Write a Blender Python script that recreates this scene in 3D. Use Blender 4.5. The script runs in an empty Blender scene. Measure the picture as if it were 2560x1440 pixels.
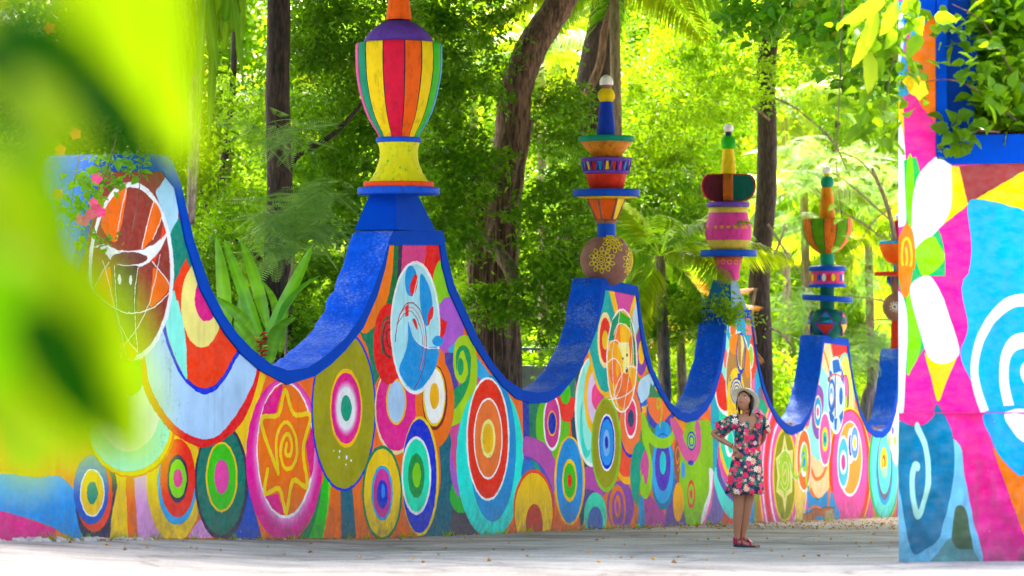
import bpy, bmesh, math, random
import numpy as np
from mathutils import Vector, Matrix
import mathutils.noise as mno

# ------------------------------------------------------------------ camera, sky, sun, exposure
F, CX, HY, HC = 6000.0, 1280.0, 720.0, 0.545      # focal length, principal column, horizon row (photo pixels), lens height above the road (m)
HG = 1240.0                      # row where the road, which runs downhill, would vanish
SL = (HG - HY) / F               # its slope
scene = bpy.context.scene
COL = scene.collection
cam_data = bpy.data.cameras.new('camera')
cam_data.sensor_width = 36.0
cam_data.lens = F / 2560.0 * 36.0
cam_data.shift_y = (HY - 720.0) / 2560.0
cam_data.clip_start = 0.05
cam_data.clip_end = 800.0
cam_data.dof.use_dof = True
cam_data.dof.focus_distance = 30.0
cam_data.dof.aperture_fstop = 2.2
cam = bpy.data.objects.new('camera', cam_data)
cam.location = (0, 0, HC)
cam.rotation_euler = (math.radians(90), 0, 0)
COL.objects.link(cam)
scene.camera = cam

SUN_ELEV, SUN_AZ = 47.0, 6.0           # sun stands behind the trees, a touch to the right of the view axis
world = bpy.data.worlds.new('World')
scene.world = world
world.use_nodes = True
wn = world.node_tree.nodes
wl = world.node_tree.links
sky = wn.new('ShaderNodeTexSky')
sky.sky_type = 'NISHITA'
sky.sun_disc = False
sky.sun_elevation = math.radians(SUN_ELEV)
sky.sun_rotation = math.radians(SUN_AZ)
sky.dust_density = 8.0
sky.air_density = 1.0
sky.ozone_density = 0.0
wl.new(sky.outputs[0], wn['Background'].inputs[0])
wn['Background'].inputs[1].default_value = 0.15
sun_data = bpy.data.lights.new('sun', 'SUN')
sun_data.energy = 2.2
sun_data.angle = math.radians(0.6)
sun_data.color = (1.0, 0.94, 0.84)
sun = bpy.data.objects.new('sun', sun_data)
_e, _a = math.radians(SUN_ELEV), math.radians(SUN_AZ)
_to_sun = Vector((math.sin(_a) * math.cos(_e), math.cos(_a) * math.cos(_e), math.sin(_e)))
sun.rotation_euler = _to_sun.to_track_quat('Z', 'Y').to_euler()
sun.location = (0, 60, 60)
COL.objects.link(sun)
vs = scene.view_settings
scene.display_settings.display_device = 'sRGB'
vs.view_transform = 'Standard'
vs.look = 'None'
vs.gamma = 1.0
vs.use_curve_mapping = False
vs.exposure = 2.92
scene.cycles.max_bounces = 8
scene.cycles.transparent_max_bounces = 8

# ------------------------------------------------------------------ helpers
rnd = random.Random(7)
rng = np.random.default_rng(11)

def at(px, py, D):
    return Vector(((px - CX) / F * D, D, HC + (HY - py) / F * D))

def lin(h):
    c = [int(h[i:i + 2], 16) / 255.0 for i in (0, 2, 4)]
    return tuple(x / 12.92 if x <= 0.04045 else ((x + 0.055) / 1.055) ** 2.4 for x in c)

def tag(o, label=None, cat=None, group=None, kind=None):
    if label: o['label'] = label
    if cat: o['category'] = cat
    if group: o['group'] = group
    if kind: o['kind'] = kind
    return o

def empty(name, loc, label, cat, group=None, rz=0.0):
    o = bpy.data.objects.new(name, None)
    o.empty_display_size = 0.2
    o.location = loc
    o.rotation_euler = (0, 0, rz)
    COL.objects.link(o)
    return tag(o, label, cat, group)

def mesh_from(name, verts, faces, smooth=True):
    me = bpy.data.meshes.new(name)
    me.from_pydata([tuple(v) for v in verts], [], faces)
    if smooth:
        me.polygons.foreach_set('use_smooth', [True] * len(me.polygons))
    me.update()
    return me

def mesh_tris(name, V, T, smooth=False, tint=None):
    V = np.asarray(V, dtype=np.float32); T = np.asarray(T, dtype=np.int32)
    me = bpy.data.meshes.new(name)
    me.vertices.add(len(V)); me.vertices.foreach_set('co', V.ravel())
    me.loops.add(T.size); me.loops.foreach_set('vertex_index', T.ravel())
    me.polygons.add(len(T)); me.polygons.foreach_set('loop_start', np.arange(0, T.size, T.shape[1], dtype=np.int32))
    if smooth: me.polygons.foreach_set('use_smooth', np.ones(len(T), dtype=bool))
    if tint is not None:
        a = me.attributes.new('tint', 'FLOAT', 'POINT')
        a.data.foreach_set('value', np.asarray(tint, dtype=np.float32))
    me.update(calc_edges=True)
    me.validate()
    return me

def link(name, me, mat, parent=None, loc=None):
    o = bpy.data.objects.new(name, me)
    if mat is not None and len(me.materials) == 0:
        me.materials.append(mat)
    COL.objects.link(o)
    if parent is not None: o.parent = parent
    if loc is not None: o.location = loc
    return o

def N(nt, kind, **kw):
    n = nt.nodes.new(kind)
    for k, v in kw.items():
        setattr(n, k, v)
    return n

_mats = {}
def paint(name, hexcol, rough=0.6, var=0.18, scale=6.0, bump=0.25, bscale=60.0, dirt=0.0, dirtcol='2a241c', spec=.25):
    """painted render / concrete: one colour, slight uneven coat, stucco relief, optional blotchy dirt"""
    if name in _mats: return _mats[name]
    m = bpy.data.materials.new(name); m.use_nodes = True
    nt = m.node_tree; b = nt.nodes['Principled BSDF']
    col = lin(hexcol) if isinstance(hexcol, str) else hexcol
    tc = N(nt, 'ShaderNodeTexCoord')
    nz = N(nt, 'ShaderNodeTexNoise'); nz.inputs['Scale'].default_value = scale; nz.inputs['Detail'].default_value = 6
    nt.links.new(tc.outputs['Object'], nz.inputs['Vector'])
    mx = N(nt, 'ShaderNodeMix', data_type='RGBA', blend_type='MIX')
    mx.inputs[6].default_value = tuple(c * (1 - var) for c in col) + (1,)
    mx.inputs[7].default_value = tuple(min(1, c * (1 + var)) for c in col) + (1,)
    nt.links.new(nz.outputs[0], mx.inputs[0])
    out = mx.outputs[2]
    if dirt > 0:
        n2 = N(nt, 'ShaderNodeTexNoise'); n2.inputs['Scale'].default_value = 14; n2.inputs['Detail'].default_value = 8; n2.inputs['Roughness'].default_value = 0.7
        ms = N(nt, 'ShaderNodeMapping'); ms.inputs['Scale'].default_value = (1, 1, .3); nt.links.new(tc.outputs['Object'], ms.inputs[0]); nt.links.new(ms.outputs[0], n2.inputs['Vector'])
        rp = N(nt, 'ShaderNodeValToRGB'); rp.color_ramp.elements[0].position = 0.52; rp.color_ramp.elements[1].position = 0.72
        nt.links.new(n2.outputs[0], rp.inputs[0])
        ml = N(nt, 'ShaderNodeMath', operation='MULTIPLY'); ml.inputs[1].default_value = dirt
        nt.links.new(rp.outputs[0], ml.inputs[0])
        m2 = N(nt, 'ShaderNodeMix', data_type='RGBA'); m2.inputs[7].default_value = lin(dirtcol) + (1,)
        nt.links.new(ml.outputs[0], m2.inputs[0]); nt.links.new(out, m2.inputs[6]); out = m2.outputs[2]
    nt.links.new(out, b.inputs['Base Color'])
    b.inputs['Roughness'].default_value = rough
    b.inputs['Specular IOR Level'].default_value = spec
    if bump > 0:
        nb = N(nt, 'ShaderNodeTexNoise'); nb.inputs['Scale'].default_value = bscale; nb.inputs['Detail'].default_value = 5
        nt.links.new(tc.outputs['Object'], nb.inputs['Vector'])
        bp = N(nt, 'ShaderNodeBump'); bp.inputs['Strength'].default_value = bump; bp.inputs['Distance'].default_value = 0.02
        nt.links.new(nb.outputs[0], bp.inputs['Height']); nt.links.new(bp.outputs[0], b.inputs['Normal'])
    _mats[name] = m
    return m

def leafmat(name, dark, light, trans, tfac=0.5, rough=0.4, spec=0.5, aged=0.0):
    if name in _mats: return _mats[name]
    m = bpy.data.materials.new(name); m.use_nodes = True
    nt = m.node_tree; b = nt.nodes['Principled BSDF']; out = nt.nodes['Material Output']
    at_ = N(nt, 'ShaderNodeAttribute', attribute_name='tint')
    mx = N(nt, 'ShaderNodeMix', data_type='RGBA')
    mx.inputs[6].default_value = tuple(dark) + (1,); mx.inputs[7].default_value = tuple(light) + (1,)
    nt.links.new(at_.outputs['Fac'], mx.inputs[0])
    old = N(nt, 'ShaderNodeMapRange'); old.inputs[1].default_value = .93; old.inputs[2].default_value = .97; old.inputs[4].default_value = aged; nt.links.new(at_.outputs['Fac'], old.inputs[0])
    mo = N(nt, 'ShaderNodeMix', data_type='RGBA'); mo.inputs[7].default_value = (.42, .26, .02, 1); nt.links.new(old.outputs[0], mo.inputs[0]); nt.links.new(mx.outputs[2], mo.inputs[6])
    nt.links.new(mo.outputs[2], b.inputs['Base Color'])
    b.inputs['Roughness'].default_value = rough
    b.inputs['Specular IOR Level'].default_value = spec
    tr = N(nt, 'ShaderNodeBsdfTranslucent')
    m3 = N(nt, 'ShaderNodeMix', data_type='RGBA')
    m3.inputs[6].default_value = tuple(c * 0.55 for c in trans) + (1,); m3.inputs[7].default_value = tuple(trans) + (1,)
    nt.links.new(at_.outputs['Fac'], m3.inputs[0])
    nt.links.new(m3.outputs[2], tr.inputs['Color'])
    ms = N(nt, 'ShaderNodeMixShader'); ms.inputs[0].default_value = tfac
    nt.links.new(b.outputs[0], ms.inputs[1]); nt.links.new(tr.outputs[0], ms.inputs[2])
    nt.links.new(ms.outputs[0], out.inputs['Surface'])
    _mats[name] = m
    return m

def bark(name, c1, c2, vscale=1.0):
    if name in _mats: return _mats[name]
    m = bpy.data.materials.new(name); m.use_nodes = True
    nt = m.node_tree; b = nt.nodes['Principled BSDF']
    tc = N(nt, 'ShaderNodeTexCoord'); mp = N(nt, 'ShaderNodeMapping'); mp.inputs['Scale'].default_value = (14 * vscale, 14 * vscale, 2.6 * vscale)
    nt.links.new(tc.outputs['Object'], mp.inputs[0])
    nz = N(nt, 'ShaderNodeTexNoise'); nz.inputs['Scale'].default_value = 1.6; nz.inputs['Detail'].default_value = 8; nz.inputs['Roughness'].default_value = 0.65
    nt.links.new(mp.outputs[0], nz.inputs['Vector'])
    rp = N(nt, 'ShaderNodeValToRGB'); rp.color_ramp.elements[0].position = 0.38; rp.color_ramp.elements[1].position = 0.66
    rp.color_ramp.elements[0].color = tuple(c1) + (1,); rp.color_ramp.elements[1].color = tuple(c2) + (1,)
    nt.links.new(nz.outputs[0], rp.inputs[0]); nt.links.new(rp.outputs[0], b.inputs['Base Color'])
    b.inputs['Roughness'].default_value = 0.85
    bp = N(nt, 'ShaderNodeBump'); bp.inputs['Strength'].default_value = 0.9; bp.inputs['Distance'].default_value = 0.05
    nt.links.new(nz.outputs[0], bp.inputs['Height']); nt.links.new(bp.outputs[0], b.inputs['Normal'])
    _mats[name] = m
    return m

def tube(pts, radii, seg=10, wob=0.0, close=True):
    pts = [Vector(p) for p in pts]; V, Fc = [], []
    prev = None
    for i, p in enumerate(pts):
        d = (pts[min(i + 1, len(pts) - 1)] - pts[max(i - 1, 0)]).normalized()
        if prev is None:
            a = d.orthogonal().normalized()
        else:
            a = (prev - d * prev.dot(d)).normalized()
        prev = a; b = d.cross(a)
        for k in range(seg):
            t = 2 * math.pi * k / seg
            r = radii[i] * (1 + wob * (rnd.random() - 0.5))
            V.append(p + (a * math.cos(t) + b * math.sin(t)) * r)
    for i in range(len(pts) - 1):
        for k in range(seg):
            Fc.append((i * seg + k, i * seg + (k + 1) % seg, (i + 1) * seg + (k + 1) % seg, (i + 1) * seg + k))
    if close:
        Fc.append(tuple(range(seg - 1, -1, -1))); Fc.append(tuple(range((len(pts) - 1) * seg, len(pts) * seg)))
    return V, Fc

def catmull(pts, n=8, closed=False):
    P = [np.array(p, float) for p in pts]; out = []
    m = len(P)
    rngi = range(m) if closed else range(m - 1)
    for i in rngi:
        if closed:
            a, b, c, d = P[(i - 1) % m], P[i], P[(i + 1) % m], P[(i + 2) % m]
        else:
            a, b, c, d = P[max(i - 1, 0)], P[i], P[i + 1], P[min(i + 2, m - 1)]
        for k in range(n):
            t = k / n
            out.append(0.5 * ((2 * b) + (c - a) * t + (2 * a - 5 * b + 4 * c - d) * t * t + (3 * b - a - 3 * c + d) * t ** 3))
    if not closed: out.append(P[-1])
    return np.array(out)

class MB:
    """collects pieces into one mesh"""
    def __init__(s): s.V, s.F = [], []
    def add(s, V, Fc):
        o = len(s.V); s.V += [Vector(v) for v in V]; s.F += [tuple(i + o for i in f) for f in Fc]; return s
    def box(s, c, size, rot=None):
        sx, sy, sz = [k / 2 for k in size]
        V = [Vector((x, y, z)) for x in (-sx, sx) for y in (-sy, sy) for z in (-sz, sz)]
        if rot is not None: V = [rot @ v for v in V]
        V = [v + Vector(c) for v in V]
        return s.add(V, [(0, 1, 3, 2), (4, 6, 7, 5), (0, 4, 5, 1), (2, 3, 7, 6), (0, 2, 6, 4), (1, 5, 7, 3)])
    def build(s, name, mat, parent=None, smooth=True, loc=None):
        return link(name, mesh_from(name, s.V, s.F, smooth), mat, parent, loc)

def lathe(profile, seg=48, a0=0.0, a1=2 * math.pi, cx=0.0, squash=1.0):
    V, Fc = [], []
    full = abs(a1 - a0 - 2 * math.pi) < 1e-6
    n = seg if full else seg + 1
    for (z, r) in profile:
        for k in range(n):
            t = a0 + (a1 - a0) * k / seg
            V.append((cx + r * math.cos(t), r * math.sin(t) * squash, z))
    for i in range(len(profile) - 1):
        for k in range(seg):
            k2 = (k + 1) % n if full else k + 1
            Fc.append((i * n + k, i * n + k2, (i + 1) * n + k2, (i + 1) * n + k))
    return V, Fc

def ground_z(x, y):
    x = np.asarray(x, float)
    return np.clip(0.055 * (-x - 1.7), 0, 0.26) - SL * np.clip(np.asarray(y, float), -30, 115)

# ------------------------------------------------------------------ plan of the long wall
_NP = np.array([330, 740, 1040, 1340, 1550, 1725, 1850, 2000, 2092, 2190], float)
_NS = np.array([253, 217, 190, 165, 147.5, 134, 124.5, 114, 108.5, 102], float)
_pf = np.polyfit(_NP - 1200, _NS, 2)
def wscale(px): return np.polyval(_pf, np.asarray(px, float) - 1200)
def wpt(px):
    s = wscale(px); return np.stack([(np.asarray(px, float) - CX) / s, F / s], axis=-1)
def wz(px, py): return HC + (HY - py) / wscale(px)
# ------------------------------------------------------------------ the painting: drawn shape by shape onto the wall's elevation
PAL = dict(bl='0c34c4', db='0848a8', cy='1490d4', sk='3aa6dc', mg='da2088', pk='e85890', lv='e4a4d8', orr='f07010', ro='f04208', rd='d81c20', ye='f8c000',
           ol='94900c', gr='2ca018', lg='80c80c', tl='0c8070', dt='046478', wh='f2f2f6', lb='b4d2f6', tq='18d4b4', aq='90ecdc', pu='a45cc8',
           br='8c3c38', dk='38304a', cr='f4dca0', dg='186838', pe='fcc490', vi='5c40a8', pl='7c5898')
def col(c): return np.array([int((PAL.get(c, c))[i:i + 2], 16) / 255.0 for i in (0, 2, 4)], dtype=np.float32)

class Canvas:
    def __init__(s, PX, PY, base):
        s.PX, s.PY = PX, PY            # per-texel elevation-drawing coordinates; PX (W,), PY (H,W)
        s.C = np.empty(PY.shape + (3,), dtype=np.float32); s.C[:] = col(base)
    def sub(s, x0, x1, y0, y1):
        c = np.nonzero((s.PX >= x0) & (s.PX <= x1))[0]
        if len(c) == 0: return None
        c0, c1 = c[0], c[-1] + 1
        P = s.PY[:, c0:c1]
        r = np.nonzero(((P >= y0) & (P <= y1)).any(axis=1))[0]
        if len(r) == 0: return None
        return slice(r[0], r[-1] + 1), slice(c0, c1)
    def put(s, sl, m, c, soft=False):
        T = s.C[sl]
        if soft: T[:] = T * (1 - m[..., None]) + c * m[..., None]
        else: T[m] = c
    def ell(s, c, cx, cy, rx, ry, soft=False):
        sl = s.sub(cx - rx, cx + rx, cy - ry, cy + ry)
        if sl is None: return
        d = ((s.PX[sl[1]][None, :] - cx) / rx) ** 2 + ((s.PY[sl] - cy) / ry) ** 2
        if soft: s.put(sl, np.clip((1 - d) * 2.0, 0, 1), col(c), True)
        else: s.put(sl, d <= 1, col(c))
    def poly(s, c, pts, smooth=True):
        P = catmull(pts, 6, True) if smooth else np.array(pts, float)
        sl = s.sub(P[:, 0].min(), P[:, 0].max(), P[:, 1].min(), P[:, 1].max())
        if sl is None: return
        X = np.broadcast_to(s.PX[sl[1]][None, :], s.PY[sl].shape); Y = s.PY[sl]
        ins = np.zeros(Y.shape, bool); n = len(P)
        for i in range(n):
            x1, y1 = P[i]; x2, y2 = P[(i + 1) % n]
            if x1 == x2: continue
            cols = np.nonzero(((s.PX[sl[1]] > min(x1, x2)) & (s.PX[sl[1]] <= max(x1, x2))))[0]
            if len(cols) == 0: continue
            yi = y1 + (s.PX[sl[1]][cols] - x1) * (y2 - y1) / (x2 - x1)
            ins[:, cols] ^= (Y[:, cols] < yi[None, :])
        s.put(sl, ins, col(c))
    def stroke(s, c, w, pts, smooth=True, an=1.7):
        P = catmull(pts, 5) if smooth else np.array(pts, float)
        for i in range(len(P) - 1):
            (x1, y1), (x2, y2) = P[i], P[i + 1]
            sl = s.sub(min(x1, x2) - w, max(x1, x2) + w, min(y1, y2) - w, max(y1, y2) + w)
            if sl is None: continue
            X = (s.PX[sl[1]][None, :] - x1) * an; Y = s.PY[sl] - y1
            dx, dy = (x2 - x1) * an, y2 - y1
            t = np.clip((X * dx + Y * dy) / (dx * dx + dy * dy + 1e-9), 0, 1)
            s.put(sl, (X - t * dx) ** 2 + (Y - t * dy) ** 2 <= (w / 2) ** 2, col(c))
    def draw(s, text):
        ox, oy, k = 0.0, 0.0, 1.0
        for line in text.strip().splitlines():
            line = line.split('#')[0].strip()
            if not line: continue
            for cmd in line.split(';'):
                t = cmd.split()
                if not t: continue
                if t[0] == '@': ox, oy, k = map(float, t[1:4]); continue
                if t[0] in 'EG':
                    a = list(map(float, t[2:6])); s.ell(t[1], ox + a[0] / k, oy + a[1] / k, a[2] / k, a[3] / k, t[0] == 'G'); continue
                if t[0] == 'N':     # nested rings: cx cy then colour rx ry ...
                    cx, cy = ox + float(t[1]) / k, oy + float(t[2]) / k
                    for i in range(3, len(t), 3): s.ell(t[i], cx, cy, float(t[i + 1]) / k, float(t[i + 2]) / k)
                    continue
                st = 2 if t[0] in 'PQ' else 3
                v = list(map(float, t[st:])); pts = [(ox + v[i] / k, oy + v[i + 1] / k) for i in range(0, len(v), 2)]
                if t[0] == 'P': s.poly(t[1], pts)
                elif t[0] == 'Q': s.poly(t[1], pts, False)
                elif t[0] == 'L': s.stroke(t[1], float(t[2]) / k, pts)

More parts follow.
